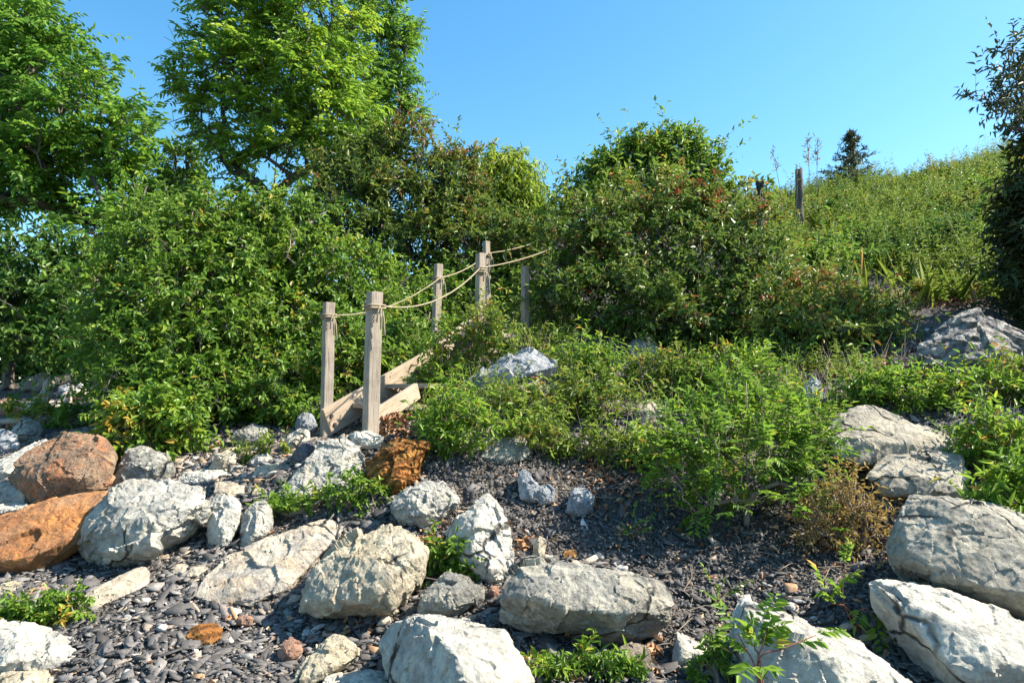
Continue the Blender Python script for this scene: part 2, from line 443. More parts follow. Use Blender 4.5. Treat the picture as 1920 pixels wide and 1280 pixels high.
tint = np.clip(RNG.beta(2.0, 2.6, n) * .86, 0, .86)
sp = RNG.random(n); tint = np.where(sp > .93, RNG.uniform(.86, 1, n), tint)
tint = np.where(up & (sp > .5), RNG.uniform(.8, .97, n), tint)
lift, tilt, tcol = RNG.uniform(0, .022, n), np.where(mound, .5, .26), np.where(mound & (tint < .86), tint * .75, tint)
hf_ = n // 2
chips('slate_shingle', x[:hf_], y[:hf_], r[:hf_], lift[:hf_], tilt[:hf_], tcol[:hf_], 'loose dark slate chips covering the beach and the bank', 5, .06)
chips('slate_splinters', x[hf_:], y[hf_:], r[hf_:] * 1.1, lift[hf_:], tilt[hf_:], tcol[hf_:], 'sharp four sided slate splinters lying among the chips', 4, .06)

n = 30000
x = RNG.uniform(-4.6, 4.2, n); y = 2.2 + 4.0 * RNG.random(n) ** 1.3
chips('slate_crumbs', x, y, RNG.uniform(.004, .011, n), RNG.uniform(.004, .024, n), np.full(n, .6), np.clip(RNG.beta(2.2, 2.0, n) + .1 * (RNG.random(n) > .93), 0, 1), 'fine slate crumbs and grit between the larger chips', 5, .25)

def rubble():
    xs, ys = [], []
    for px_, py_, sx, sy, m in [(480,860,90,45,260),(420,905,70,25,120),(640,830,60,14,60),(1640,555,60,18,90),(1560,520,30,18,30),(30,800,60,30,60),(760,1000,30,60,30),(1080,1060,80,20,40),(1500,1160,60,40,60),(560,1150,120,60,36),(300,1200,160,50,30)]:
        h = hit(px_, py_); m_ = h[1] / 1280
        xs.append(h[0] + RNG.normal(0, sx * m_ * .8, m)); ys.append(h[1] + RNG.normal(0, sy * m_ * 1.8, m))
    x, y = np.concatenate(xs), np.concatenate(ys); n = len(x)
    ico = bmesh.new(); bmesh.ops.create_icosphere(ico, subdivisions=2, radius=1)
    bv = np.array([v.co[:] for v in ico.verts]); bf = np.array([[v.index for v in f.verts] for f in ico.faces]); ico.free()
    r = RNG.lognormal(-3.85, .42, n).clip(.010, .042)
    V = np.repeat(bv[None], n, 0)
    for k in range(9):
        pn = rand_dir(n)[:, None]; h_ = RNG.uniform(.45, .85, (n, 1))
        pr = (V * pn).sum(-1); V = V - np.maximum(0, pr - h_)[..., None] * pn
    V = V * (r[:, None] * np.stack([RNG.uniform(.8, 1.5, n), RNG.uniform(.7, 1.1, n), RNG.uniform(.35, .7, n)], -1))[:, None]
    a = RNG.uniform(0, 6.28, n); ca, sa = np.cos(a)[:, None], np.sin(a)[:, None]
    V = np.stack([V[..., 0] * ca - V[..., 1] * sa, V[..., 0] * sa + V[..., 1] * ca, V[..., 2] + V[..., 0] * .25], -1)
    V = V + np.stack([x, y, ground(x, y) + r * .35], -1)[:, None]
    F = (bf[None] + (np.arange(n) * len(bv))[:, None, None]).reshape(-1, 3)
    t = np.repeat(RNG.random(n), len(bf))
    tag(link('stone_rubble', np_mesh('stone_rubble', V.reshape(-1, 3), [F], False, t), tint_mat('rubble', [(0, (.13, .13, .13)), (.35, (.24, .235, .22)), (.6, (.42, .41, .39)), (.8, (.46, .38, .27)), (.93, (.40, .30, .2)), (1, (.38, .18, .08))], .85, .8, .2)), 'small broken white and tan stones packed between the larger rocks', 'rubble', kind='stuff')
rubble()

# ------------------------------------------------------------------ rocks
def hull_pts(outline, front, Y0, lean, depth, sizes):
    off = [(p[2] if len(p) > 2 else 0.) for p in outline]
    o = np.array([p[:2] for p in outline], float)
    ymax, ymin = o[:, 1].max(), o[:, 1].min()
    m = Y0 / 1280.0
    H, Wd = (ymax - ymin) * m, (o[:, 0].max() - o[:, 0].min()) * m
    s = math.sqrt(H * Wd)
    pts = []
    D = depth * min(max(H, .6 * s), Wd * 1.2)
    cx, cy = o.mean(0)
    for (a, b), fo in zip(o, off):
        yy = Y0 + lean * (ymax - b) * m - fo * s
        pts.append(P(a, b, yy))
        q = P(cx + (a - cx) * .78, cy + (b - cy) * .78, yy + D)
        q[2] = pts[-1][2] + (q[2] - pts[-1][2]) * .5 - .12 * H - (0.15 * H if b > cy else 0)
        pts.append(q)
    for a, b, f in front:
        pts.append(P(a, b, Y0 + lean * (ymax - b) * m - f * s))
    return pts, s
def rock(name, label, mat, pieces, cat='rock', group=None, rough=1.0, res=46, lean=.5, depth=.8, Y=None, seed=0, sharp=1.0):
    """pieces: list of (outline, front points); a rock's faces are hulls of traced corners and ridge corners at their own depth"""
    bm = bmesh.new()
    S = 0
    for k, (ol, fr) in enumerate(pieces):
        o = np.array([p[:2] for p in ol], float)
        Yk = Y[k] if isinstance(Y, (list, tuple)) else Y
        if Yk is None:
            low = o[np.argsort(-o[:, 1])[:2]].mean(0)
            Y0 = hit(low[0], low[1])[1]
        else: Y0 = Yk
        if Yk is None: Y0 -= .05
        if fr is None:
            rr = random.Random(seed * 13 + int(o[0, 0]))
            c = o.mean(0); w = np.ptp(o[:, 0]); h = np.ptp(o[:, 1])
            fr = [(c[0] + w * rr.uniform(-.25, -.05), c[1] + h * rr.uniform(-.2, .12), .28), (c[0] + w * rr.uniform(.05, .28), c[1] + h * rr.uniform(-.22, .1), .24), (c[0] + w * rr.uniform(-.15, .1), c[1] + h * .3, .2)]
        pts, s = hull_pts(ol, fr, Y0, lean, depth, S)
        S = max(S, s)
        b2 = bmesh.new()
        vs = [b2.verts.new(p) for p in pts]
        ret = bmesh.ops.convex_hull(b2, input=vs)
        bmesh.ops.delete(b2, geom=[v for v in b2.verts if not v.link_faces], context='VERTS')
        tmp = bpy.data.meshes.new('t'); b2.to_mesh(tmp); b2.free()
        bm.from_mesh(tmp); bpy.data.meshes.remove(tmp)
    me = bpy.data.meshes.new(name); bm.to_mesh(me); bm.free()
    o = link(name, me, None)
    dims = o.dimensions if max(o.dimensions) > 0 else Vector((S, S, S))
    md = o.modifiers.new('r', 'REMESH'); md.mode = 'VOXEL'; md.voxel_size = max(S * .95 / res, .0045)
    dg = bpy.context.evaluated_depsgraph_get()
    me2 = bpy.data.meshes.new_from_object(o.evaluated_get(dg))
    o.modifiers.clear(); o.data = me2; bpy.data.meshes.remove(me); me2.name = name
    nv = len(me2.vertices)
    V = np.empty(nv * 3, np.float32); me2.vertices.foreach_get('co', V); V = V.reshape(-1, 3)
    Nn = np.empty(nv * 3, np.float32); me2.vertices.foreach_get('normal', Nn); Nn = Nn.reshape(-1, 3)
    off = Vector((seed * 3.7 + 1.1, seed * 1.3, seed * 2.9))
    d = np.empty(nv)
    q = 1.0 / S
    # planes that chip the outer corners flat
    rg = np.random.default_rng(seed + 100)
    for k in range(int(34 * sharp)):
        pn = unit(rg.normal(0, 1, 3))
        pr = V @ pn
        h = pr.max() - S * rg.uniform(.004, .035)
        V = V - (np.maximum(0, pr - h) * .93)[:, None] * pn
    V = V.astype(np.float32)
    bed = Vector(rg.normal(0, 1, 3) * np.array([.6, .6, 1.2])).normalized()
    for i in range(nv):
        p = Vector(V[i]) * q + off
        wv = noise.noise_vector(p * 2.1)
        w2 = p + wv * .09
        vd, vp = noise.voronoi(w2 * 2.3)
        hv = noise.cell_vector(vp[0] * 31.7)
        tl = (hv - Vector((.5, .5, .5))) * 2
        d1 = .022 * tl.x + .14 * tl.dot(w2 * 2.3 - vp[0]) / 2.3
        w3 = p + noise.noise_vector(p * 5) * .04
        ud, up_ = noise.voronoi(w3 * 6.1)
        gv = (noise.cell_vector(up_[0] * 27.1) - Vector((.5, .5, .5))) * 2
        d2 = .010 * gv.x + .10 * gv.dot(w3 * 6.1 - up_[0]) / 6.1
        cr = noise.noise(p * 3.3 + Vector((7, 1, 2)))
        d[i] = .018 * noise.noise(p * 1.6) + d1 + d2 - .022 * max(0, .045 - abs(cr)) / .045 * (.4 + .6 * noise.noise(p * 1.2)) + .012 * noise.fractal(p * 15, .8, 2.1, 4)
        bb = p.dot(bed) * 5.5 + .9 * noise.noise(p * 1.9) + hv.x * .7
        bf = bb - math.floor(bb)
        d[i] += .011 * (bf - .5) * max(0, min(1, .5 + 1.6 * noise.noise(p * 1.3 + Vector((3, 8, 4)))))
    V = V + Nn * (d * S * rough)[:, None]
    me2.vertices.foreach_set('co', V.astype(np.float32).ravel())
    me2.polygons.foreach_set('use_smooth', np.ones(len(me2.polygons), bool))
    me2.update()
    me2.set_sharp_from_angle(angle=R(24))
    c = V.mean(0); c[2] = V[:, 2].min()
    me2.transform(Matrix.Translation(-Vector(c))); o.location = [float(t) for t in c]
    me2.materials.append(M[mat])
    return tag(o, label, cat, group)

ROCKS = [
 ('boulder', 'rounded rusty orange granite boulder with dark speckles at the far end of the beach', 'granite', [([(10,890),(45,850),(85,822),(115,807),(145,806),(190,817),(215,835),(225,865),(220,885),(200,922),(170,935),(80,950),(40,930)], [(110,850,.15),(100,880,.25),(150,895,.25),(60,900,.2),(170,860,.2)])], dict(rough=.8, res=60)),
 ('rock', 'flat pale slab leaning behind the speckled granite boulder', 'whiter', [([(-40,900),(-20,870),(40,845),(92,820),(60,880),(0,905)], None)], dict(lean=1.2)),
 ('rock', 'small knobbly white rock beneath the speckled granite boulder at the photo edge', 'white', [([(-20,930),(0,905),(30,899),(65,902),(80,912),(75,935),(60,945),(20,948),(-20,950)], None)], {}),
 ('rock', 'thin white stone lying on the big smooth orange boulder', 'whiter', [([(-30,966),(-20,948),(30,943),(60,946),(50,956),(0,968)], None)], {}),
 ('boulder', 'big smooth orange boulder cut by the photo edge', 'orange', [([(-90,1080),(-90,1000),(-30,975),(0,962),(50,948),(100,932),(150,922),(205,921),(205,960),(180,1010),(145,1030),(120,1045),(85,1075),(60,1085),(0,1090)], [(20,1010,.22),(120,985,.2),(40,1050,.3),(-40,1040,.25),(110,1020,.25)])], dict(rough=.55, res=64, Y=3.95)),
 ('boulder', 'large blocky white boulder beside the smooth orange boulder', 'white', [([(138,1010,-0.2),(145,985,-0.2),(170,950),(200,928),(220,905),(245,897),(280,894),(320,898),(350,905),(392,910),(390,940),(388,985),(370,1000),(315,1027),(300,1037),(250,1057),(195,1076),(170,1066,-0.2),(160,1046,-0.2),(145,1026,-0.2)], [(165,985,.12),(235,990,.30),(320,965,.30),(385,945,.14),(200,1055,.15),(290,1020,.26),(240,940,.12)])], dict(res=78, lean=.5, seed=2)),
 ('rock', 'upright narrow white rock touching the large blocky boulder', 'whiter', [([(388,935),(415,920),(445,935),(452,945),(450,980),(435,1010),(420,1028),(390,1020),(387,980)], None)], dict(seed=3)),
 ('rock', 'white and grey wedge rock with a weed growing on its side', 'white', [([(452,970),(460,955),(480,937),(500,937),(510,955),(512,980),(500,1005),(485,1015),(453,1032),(450,1000)], [(480,965,.3),(478,1000,.25)])], dict(seed=4)),
 ('rock', 'flat sandy tan slab half buried in shingle under the large blocky boulder', 'tan', [([(137,1137),(165,1110),(210,1085),(250,1065),(270,1060),(288,1077),(285,1092),(250,1104),(200,1130),(175,1142)], [(220,1095,.12),(180,1125,.1)])], dict(lean=1.6, rough=.5, depth=.4, seed=5)),
 ('rock', 'long tan slab with a white upper end and ochre edge', 'tanwhite', [([(347,1120),(380,1085),(425,1045),(475,1025),(530,1010),(575,980),(600,970),(630,967),(640,980),(637,1005),(600,1035),(565,1065),(540,1100),(530,1115),(500,1122),(470,1137),(435,1124),(390,1128)], [(480,1055,.10),(430,1100,.1),(560,1030,.18),(590,1000,.14),(500,1105,.12)])], dict(lean=1.3, rough=.7, res=70, depth=.45, seed=6)),
 ('boulder', 'domed white rock in the bottom corner of the shingle', 'whiter', [([(-60,1200),(-20,1168),(30,1161),(65,1170),(95,1178),(115,1195),(140,1215),(148,1225),(140,1240),(100,1255),(50,1268),(-40,1275)], [(30,1200,.2),(80,1215,.2),(20,1240,.25)])], dict(seed=7, lean=.9)),
 ('rock', 'flat yellowish stone at the bottom edge below the domed white rock', 'cream', [([(-30,1300),(0,1262),(40,1254),(85,1256),(106,1272),(100,1300)], None)], dict(seed=8, lean=1.2)),
 ('stone', 'bright orange flat stone lying alone on the slate shingle', 'ochre', [([(345,1190),(362,1172),(380,1166),(402,1167),(420,1178),(415,1195),(395,1209),(370,1212),(350,1200)], None)], dict(seed=9, lean=1.3, rough=.7, depth=.5)),
 ('stone', 'pinkish orange cracked stone between slate chips near a tan rock', 'pink', [([(520,1225),(528,1205),(545,1194),(562,1203),(570,1220),(555,1236),(535,1245)], None)], dict(seed=10)),
 ('rock', 'tan grey wedge rock at the bottom edge with a sharp ridge', 'cream', [([(549,1287),(553,1255),(576,1230),(603,1208),(631,1192),(653,1199),(678,1217),(676,1230),(644,1248),(608,1269),(567,1290)], [(610,1225,.2),(650,1215,.15),(590,1262,.2)])], dict(seed=11, lean=.9)),
 ('rock', 'flat white stone cut by the bottom edge beside the blue grey front boulder', 'whiter', [([(590,1300),(612,1270),(650,1260),(690,1256),(730,1262),(748,1280),(745,1310)], None)], dict(seed=12, lean=1.4)),
 ('boulder', 'angular grey white rock with broken steps just below the stair posts', 'white', [([(512,950),(520,925),(555,885),(575,875),(592,900),(610,930),(605,945),(590,957),(550,967),(525,964)], [(560,915,.18),(545,945,.2)]), ([(560,900),(575,860),(590,840),(605,825),(650,818),(680,840),(687,850),(680,880),(670,905),(650,925),(620,937),(590,930)], [(630,860,.12),(640,905,.16),(600,885,.1)])], dict(seed=13, res=60, lean=.8)),
 ('boulder', 'rough ochre yellow rock beneath the dead leaves by the stairs', 'ochre', [([(692,881),(694,859),(721,831),(744,818),(785,822),(806,830),(800,855),(780,881),(785,895),(767,908),(735,928),(712,920),(692,908)], [(730,850,.15),(720,880,.25),(765,860,.2),(745,905,.2)])], dict(seed=14, rough=1.3, res=54)),
 ('rock', 'small white rock wedged under the front stair post', 'whiter', [([(655,825),(662,808),(690,805),(710,812),(722,822),(712,838),(690,842),(665,838)], None)], dict(seed=15)),
 ('boulder', 'lumpy grey white rock below the ochre rock', 'white', [([(727,947),(744,927),(776,904),(803,902),(835,906),(862,922),(862,945),(835,969),(803,992),(767,985),(744,974)], [(770,935,.25),(820,930,.2),(800,965,.28),(750,955,.2)])], dict(seed=16, res=54, rough=1.2)),
 ('boulder', 'big white boulder in the middle with a brown undercut face', 'cream', [([(558,1137),(572,1090),(599,1063),(626,1026),(658,1004),(699,990),(739,985),(767,990),(798,1013),(803,1035),(794,1063),(798,1085,-0.13),(780,1112,-0.13),(753,1146,-0.13),(730,1169,-0.13),(703,1164,-0.13),(658,1149,-0.13),(622,1142),(585,1148)], [(585,1125,.10),(625,1122,.24),(678,1124,.34),(710,1100,.36),(770,1045,.24),(640,1060,.14),(700,1030,.12),(735,1140,.12)])], dict(seed=17, res=84, lean=.6)),
 ('rock', 'low white slab showing behind the big middle boulder', 'whiter', [([(640,1013),(667,990),(694,967),(735,967),(740,985),(694,1000)], None)], dict(seed=18, lean=1.4, Y=4.05)),
 ('boulder', 'tall white wedge rock standing on end in the slate bank', 'whiter', [([(835,990,-0.2),(853,967),(885,949),(916,922),(939,954),(953,981),(953,1013),(964,1035),(962,1063),(943,1087),(925,1103),(903,1083),(875,1056),(853,1033),(839,1015,-0.2)], [(900,965,.22),(888,1000,.28),(890,1040,.26),(930,1075,.18),(860,1000,.1)])], dict(seed=19, res=64, lean=.7)),
 ('boulder', 'pitted grey rock between the big middle boulder and the long grey boulder', 'grey', [([(780,1126),(807,1099),(835,1072),(875,1085),(909,1099),(907,1122),(880,1142),(857,1160),(812,1155),(785,1151)], None)], dict(seed=20, res=54)),
 ('boulder', 'bottom centre boulder with a blue grey shaded face and bright white side', 'whiter', [([(708,1208,-0.32),(730,1171,-0.32),(753,1158),(780,1149),(812,1158),(857,1165),(903,1169),(957,1180),(968,1199),(975,1221),(998,1258),(1015,1340),(735,1340,-0.1),(717,1244,-0.32)], [(790,1158,.16),(815,1175,.40),(850,1218,.56),(880,1290,.66),(950,1205,.22),(985,1300,.25)])], dict(seed=21, res=80, lean=.45, rough=.8)),
 ('boulder', 'long grey boulder with a rough lit top and smooth undercut front', 'grey', [([(930,1130),(940,1085),(970,1050),(1000,1045),(1060,1055),(1120,1075),(1190,1080),(1235,1095),(1258,1130),(1262,1160),(1245,1185,-0.13),(1190,1205,-0.13),(1140,1217,-0.13),(1080,1212,-0.13),(1000,1192,-0.13),(945,1167,-0.13)], [(945,1120,.10),(1000,1118,.26),(1070,1138,.34),(1160,1145,.34),(1235,1140,.2),(1020,1085,.16),(1180,1105,.2)])], dict(seed=122, res=84, lean=.5, rough=.8)),
 ('rock', 'dark brown rock tucked under the long grey boulder', 'brown', [([(1155,1255),(1160,1215),(1190,1203),(1215,1208),(1222,1240),(1210,1262),(1175,1266)], None)], dict(seed=23)),
 ('rock', 'small angular white rock with a brown underside near the bottom edge', 'whiter', [([(1259,1237),(1264,1200),(1268,1185),(1290,1194),(1322,1212),(1340,1226),(1299,1250),(1263,1259)], [(1278,1215,.25),(1315,1228,.2),(1275,1240,.2)])], dict(seed=24)),
 ('boulder', 'smooth blue white slab behind the leggy seedling at the bottom edge', 'whiter', [([(1358,1207,-0.25),(1372,1176,-0.25),(1399,1128),(1440,1140),(1485,1162),(1553,1189),(1621,1217),(1666,1244),(1730,1285),(1745,1330),(1420,1340),(1376,1246,-0.25)], [(1400,1150,.10),(1450,1170,.22),(1508,1200,.27),(1575,1240,.28),(1600,1300,.28),(1400,1215,.10)])], dict(seed=25, res=80, lean=.6, rough=.8)),
 ('boulder', 'long pointed blue white slab in the lower corner under the cracked boulder', 'whiter', [([(1630,1094,-0.22),(1644,1085),(1689,1099),(1757,1108),(1825,1126),(1925,1171),(2010,1220),(2010,1330),(1752,1320,-0.22),(1725,1255,-0.22),(1671,1200,-0.22),(1639,1142,-0.22)], [(1660,1112,.08),(1757,1158,.20),(1843,1200,.24),(1888,1245,.26),(1800,1270,.22),(1960,1250,.2)])], dict(seed=126, res=80, lean=.5, rough=.6, Y=2.5)),
 ('boulder', 'huge pale boulder with black cracks at the photo edge', 'crack', [([(1662,1035),(1671,1008),(1695,970),(1690,926),(1780,931),(1850,936),(1930,955),(2010,1000),(2010,1150),(1925,1157),(1850,1137),(1780,1114),(1725,1087),(1675,1060)], [(1700,1000,.16),(1780,955,.24),(1850,965,.28),(1960,1000,.3),(1700,1052,.18),(1800,1090,.26),(1930,1120,.3)])], dict(seed=27, res=84, lean=.6, rough=.7)),
 ('boulder', 'flat stepped pale ledge rock above the cracked boulder', 'slab', [([(1540,810),(1571,777),(1607,759),(1639,757),(1666,777),(1735,804),(1807,831),(1825,850),(1780,852),(1675,852),(1660,864),(1610,869),(1562,854)], [(1560,815,.10),(1620,822,.22),(1655,826,.20),(1665,800,.1),(1740,825,.1)]), ([(1621,892),(1650,870),(1680,850),(1730,845),(1800,853),(1816,880),(1820,927),(1734,930),(1644,924)], [(1645,893,.12),(1730,898,.2),(1805,890,.15)])], dict(seed=28, res=64, lean=1.0, rough=.6, Y=(4.15, 3.85))),
 ('rock', 'thin flat ledge stone reaching out over the dry weeds beside the cracked boulder', 'slab', [([(1608,930),(1615,922),(1690,924),(1700,960),(1690,985),(1660,955)], None)], dict(seed=29, Y=3.95)),
 ('boulder', 'far boulder with wavy grey stripes below the shaded tree', 'stripe', [([(1714,650),(1738,622),(1786,593),(1815,588),(1848,583),(1872,607),(1910,631),(1960,650),(1950,690),(1886,685),(1862,700),(1824,719),(1786,710),(1738,695),(1719,672)], [(1760,640,.2),(1820,640,.28),(1870,660,.26),(1800,690,.22)])], dict(seed=30, res=70, rough=1.2)),
 ('rock', 'pointed blue grey rock poking up beside the bright fern shrub', 'blue', [([(1490,745),(1510,720),(1525,702),(1540,720),(1552,750),(1530,765),(1500,762)], None)], dict(seed=31)),
 ('boulder', 'long blue white rock half hidden by weeds right of the stairs', 'blue', [([(850,738),(870,712),(920,690),(959,666),(991,651),(1020,657),(1055,684),(1010,712),(940,728),(880,747)], [(920,705,.14),(990,675,.2),(1000,700,.18)])], dict(seed=32, res=54)),
 ('rock', 'small pale flat rock in weeds under the long blue white rock', 'cream', [([(955,733),(965,716),(1000,712),(1025,722),(1015,738)], None)], dict(seed=33)),
 ('rock', 'pale rock peeping through leaves beside the bright fern shrub', 'cream', [([(1185,785),(1195,755),(1220,748),(1248,765),(1245,792),(1210,800)], None)], dict(seed=34)),
 ('rock', 'grey rock in shade under the russet bush', 'grey', [([(1175,672),(1185,638),(1215,628),(1240,650),(1238,678)], None)], dict(seed=35)),
 ('rock', 'notched blue white rock on the dark slate bank', 'blue', [([(970,910),(972,885),(980,877),(995,900),(1005,915),(1015,912),(1020,935),(1000,944),(975,934)], None), ([(995,925),(1010,908),(1030,905),(1044,922),(1038,942),(1015,946)], None)], dict(seed=36)),
 ('rock', 'small blocky pale rock on the slate bank right of the notched one', 'blue', [([(1060,960),(1063,930),(1075,914),(1100,912),(1116,930),(1110,957),(1090,970)], None)], dict(seed=37)),
 ('boulder', 'grey brown rock half buried at the top of the slate bank', 'grey', [([(890,855),(905,820),(940,805),(980,815),(998,845),(980,865),(930,870)], None)], dict(seed=38, lean=1.2)),
 ('rock', 'grey angular rock left of the stair foot', 'grey', [([(430,822),(445,806),(475,794),(500,800),(506,822),(480,834),(450,836)], None)], dict(seed=39)),
 ('rock', 'small bluish rock in leaf shade right beside the back stair post', 'blue', [([(552,800),(556,782),(572,771),(590,780),(598,800),(580,814),(560,813)], None)], dict(seed=40)),
 ('rock', 'pale rock next to the grey triangular slab near the stair foot', 'white', [([(530,835),(540,815),(562,803),(580,808),(582,825),(560,842),(540,848)], None)], dict(seed=41)),
 ('rock', 'dark grey triangular slab tilted beside the stepped grey white rock', 'dark', [([(542,858),(560,832),(583,822),(590,838),(578,868),(555,866)], None)], dict(seed=42)),
 ('rock', 'cream white rock with a small weed beside it in the upper shingle', 'cream', [([(395,878),(402,852),(425,844),(444,848),(442,870),(425,880),(408,882)], None)], dict(seed=43)),
 ('rock', 'low white slab lying just behind the large blocky boulder', 'whiter', [([(325,905),(345,885),(385,880),(420,882),(438,890),(425,902),(395,908)], None)], dict(seed=44, lean=1.3)),
 ('rock', 'grey stained rock half hidden under the sprouting bush', 'grey', [([(207,915),(215,880),(240,845),(270,835),(310,850),(330,880),(320,895),(240,900)], None)], dict(seed=45, Y=5.0)),
 ('rock', 'little grey white slab among stones in the upper shingle', 'white', [([(465,868),(480,852),(500,849),(512,858),(500,870),(475,874)], None)], dict(seed=46)),
 ('rock', 'wide low pale slab in the upper shingle left of the stepped rock', 'cream', [([(470,895),(480,876),(520,868),(552,874),(548,892),(510,899)], None)], dict(seed=47, lean=1.4)),
 ('stone', 'flat sandy stone behind the upright narrow white rock', 'tan', [([(398,925),(402,905),(430,900),(460,912),(462,926),(440,932)], None)], dict(seed=48, lean=1.5)),
 ('stone', 'small flat sandy stone behind the white and grey wedge rock', 'tan', [([(470,928),(476,916),(492,913),(502,920),(495,930)], None)], dict(seed=49, lean=1.5)),
 ('stone', 'little tan stone above the long tan slab', 'tan', [([(322,1075),(330,1058),(350,1056),(354,1066),(340,1078)], None)], dict(seed=50, lean=1.4)),
 ('stone', 'flat yellow tan stone right of a smaller one above the long tan slab', 'tan', [([(348,1082),(356,1064),(385,1057),(392,1066),(375,1080)], None)], dict(seed=51, lean=1.4)),
 ('stone', 'reddish brown stone in the shingle below the long tan slab', 'pink', [([(440,1168),(446,1155),(465,1152),(478,1160),(470,1172),(450,1174)], None)], dict(seed=52)),
 ('stone', 'red flat stone in shingle under the smooth orange boulder', 'pink', [([(42,1115),(55,1103),(85,1098),(102,1106),(90,1116),(60,1119)], None)], dict(seed=53, lean=1.5)),
 ('stone', 'orange tan flat stone on the slate bank above the long grey boulder', 'ochre', [([(1055,1042),(1060,1032),(1075,1030),(1086,1036),(1078,1046),(1062,1048)], None)], dict(seed=54, lean=1.4)),
 ('stone', 'upright pale stone stuck in the slate just above the long grey boulder', 'cream', [([(998,1045),(1002,1015),(1012,1003),(1025,1015),(1022,1040),(1010,1052)], None)], dict(seed=55)),
 ('stone', 'little orange stone squeezed under the tall white wedge rock', 'pink', [([(912,1112),(918,1100),(935,1098),(936,1112),(925,1122)], None)], dict(seed=56)),
 ('rock', 'grey flat rock by the photo edge under the smooth orange boulder', 'cream', [([(-20,1112),(0,1095),(30,1086),(52,1090),(40,1105),(0,1116)], None)], dict(seed=57, lean=1.3)),
 ('boulder', 'flat topped grey rock far off at the foot of the dark thicket', 'grey', [([(35,722),(48,706),(85,698),(105,708),(106,728),(70,734),(40,732)], None)], dict(seed=58)),
 ('rock', 'far bluish white rock beside the driftwood log', 'blue', [([(105,742),(110,724),(128,719),(138,728),(136,744)], None)], dict(seed=59)),
 ('rock', 'far pale rock touching a bluish one at the foot of the thicket', 'whiter', [([(138,744),(140,726),(150,716),(162,722),(168,742),(155,747)], None)], dict(seed=60)),
 ('rock', 'pinkish tan rock among driftwood at the photo edge', 'pink', [([(-20,775),(-10,752),(15,744),(34,750),(40,768),(25,780)], None)], dict(seed=61)),
 ('rock', 'grey rock under the little leafy plant near the driftwood', 'grey', [([(15,825),(25,795),(50,783),(75,790),(82,810),(60,828)], None)], dict(seed=62)),
 ('rock', 'bluish shaded rock at the photo edge behind the pale slab', 'blue', [([(-30,850),(-20,815),(5,803),(30,815),(40,838),(10,856)], None)], dict(seed=63)),
 ('rock', 'pinkish pale rock in leaf shade past the upper stairs', 'pink', [([(1018,590),(1022,570),(1040,560),(1056,570),(1054,590)], None)], dict(seed=64)),
 ('rock', 'pale grey rock high on the weedy hillside', 'cream', [([(1535,522),(1542,500),(1558,488),(1575,505),(1572,526)], None)], dict(seed=65)),
]
for i, (nm, lab, mt, pcs, kw) in enumerate(ROCKS):
    kw = dict(kw); kw.setdefault('seed', i)
    kw.setdefault('res', 40)
    rock(nm, lab, mt, pcs, cat='boulder' if nm == 'boulder' else nm, **kw)

# ------------------------------------------------------------------ leaves
def leaf_arrays(pos, dirn, nrm, L, Wd, fold=.25, curl=.25):
    d = unit(dirn); s = unit(np.cross(d, nrm)); n = np.cross(s, d)
    L, Wd = L[:, None], Wd[:, None]
    b = pos
    t = pos + d * L - n * L * curl
    m1 = pos + d * L * .33 + n * L * .03; m2 = pos + d * L * .7 - n * L * curl * .45
    up = n * Wd * fold
    V = np.stack([b, m1 - s * Wd * .5 + up, m2 - s * Wd * .36 + up * .8, t, m2 + s * Wd * .36 + up * .8, m1 + s * Wd * .5 + up], 1)
    k = (np.arange(len(pos)) * 6)[:, None]
    F = np.concatenate([k + np.array([[0, 1, 2, 3]]), k + np.array([[0, 3, 4, 5]])])
    return V.reshape(-1, 3), F
def sprays(base, dirn, length, k, L, Wd, droop=.3, upn=.7, pin=False, jit=.35):
    """each spray: k leaves along a drooping twig. returns pos, dir, nrm, twig segments"""
    S = len(base)
    d = unit(dirn)
    t = np.linspace(.12 if pin else .2, 1.0, k)[None, :, None] + (0 if pin else RNG.uniform(-.08, .08, (S, k, 1)))
    ln = length[:, None, None]
    pos = base[:, None] + d[:, None] * t * ln
    pos[..., 2] -= (droop * ln * t * t)[..., 0]
    tang = d[:, None] - np.array([0, 0, 1.]) * (2 * droop * t)
    tang = unit(tang)
    ref = np.where(np.abs(d[:, 2:3]) < .92, np.array([[0, 0, 1.]]), np.array([[1., 0, 0]]))
    s = unit(np.cross(d, ref)) ; n = np.cross(s, d)
    if pin:
        sign = np.where(np.arange(k) % 2 == 0, 1., -1.)[None, :, None]
        sign = np.where((np.arange(k) == k - 1)[None, :, None], 0., sign)
        ld = tang * .45 + s[:, None] * sign * .95 + RNG.normal(0, .12, (S, k, 3))
        nn = n[:, None] + RNG.normal(0, .25, (S, k, 3))
    else:
        ang = (np.arange(k) * 2.4)[None, :, None] + RNG.uniform(0, 6.28, (S, 1, 1))
        ld = tang * .7 + (s[:, None] * np.cos(ang) + n[:, None] * np.sin(ang)) * .8 + RNG.normal(0, jit, (S, k, 3))
        nn = np.array([0, 0, 1.]) * upn + RNG.normal(0, .5, (S, k, 3)) + d[:, None] * .2
    ld[..., 2] -= droop * .5
    f = lambda a: np.broadcast_to(a, (S, k, 3)).reshape(-1, 3)
    return f(pos), f(unit(ld)), f(unit(nn))
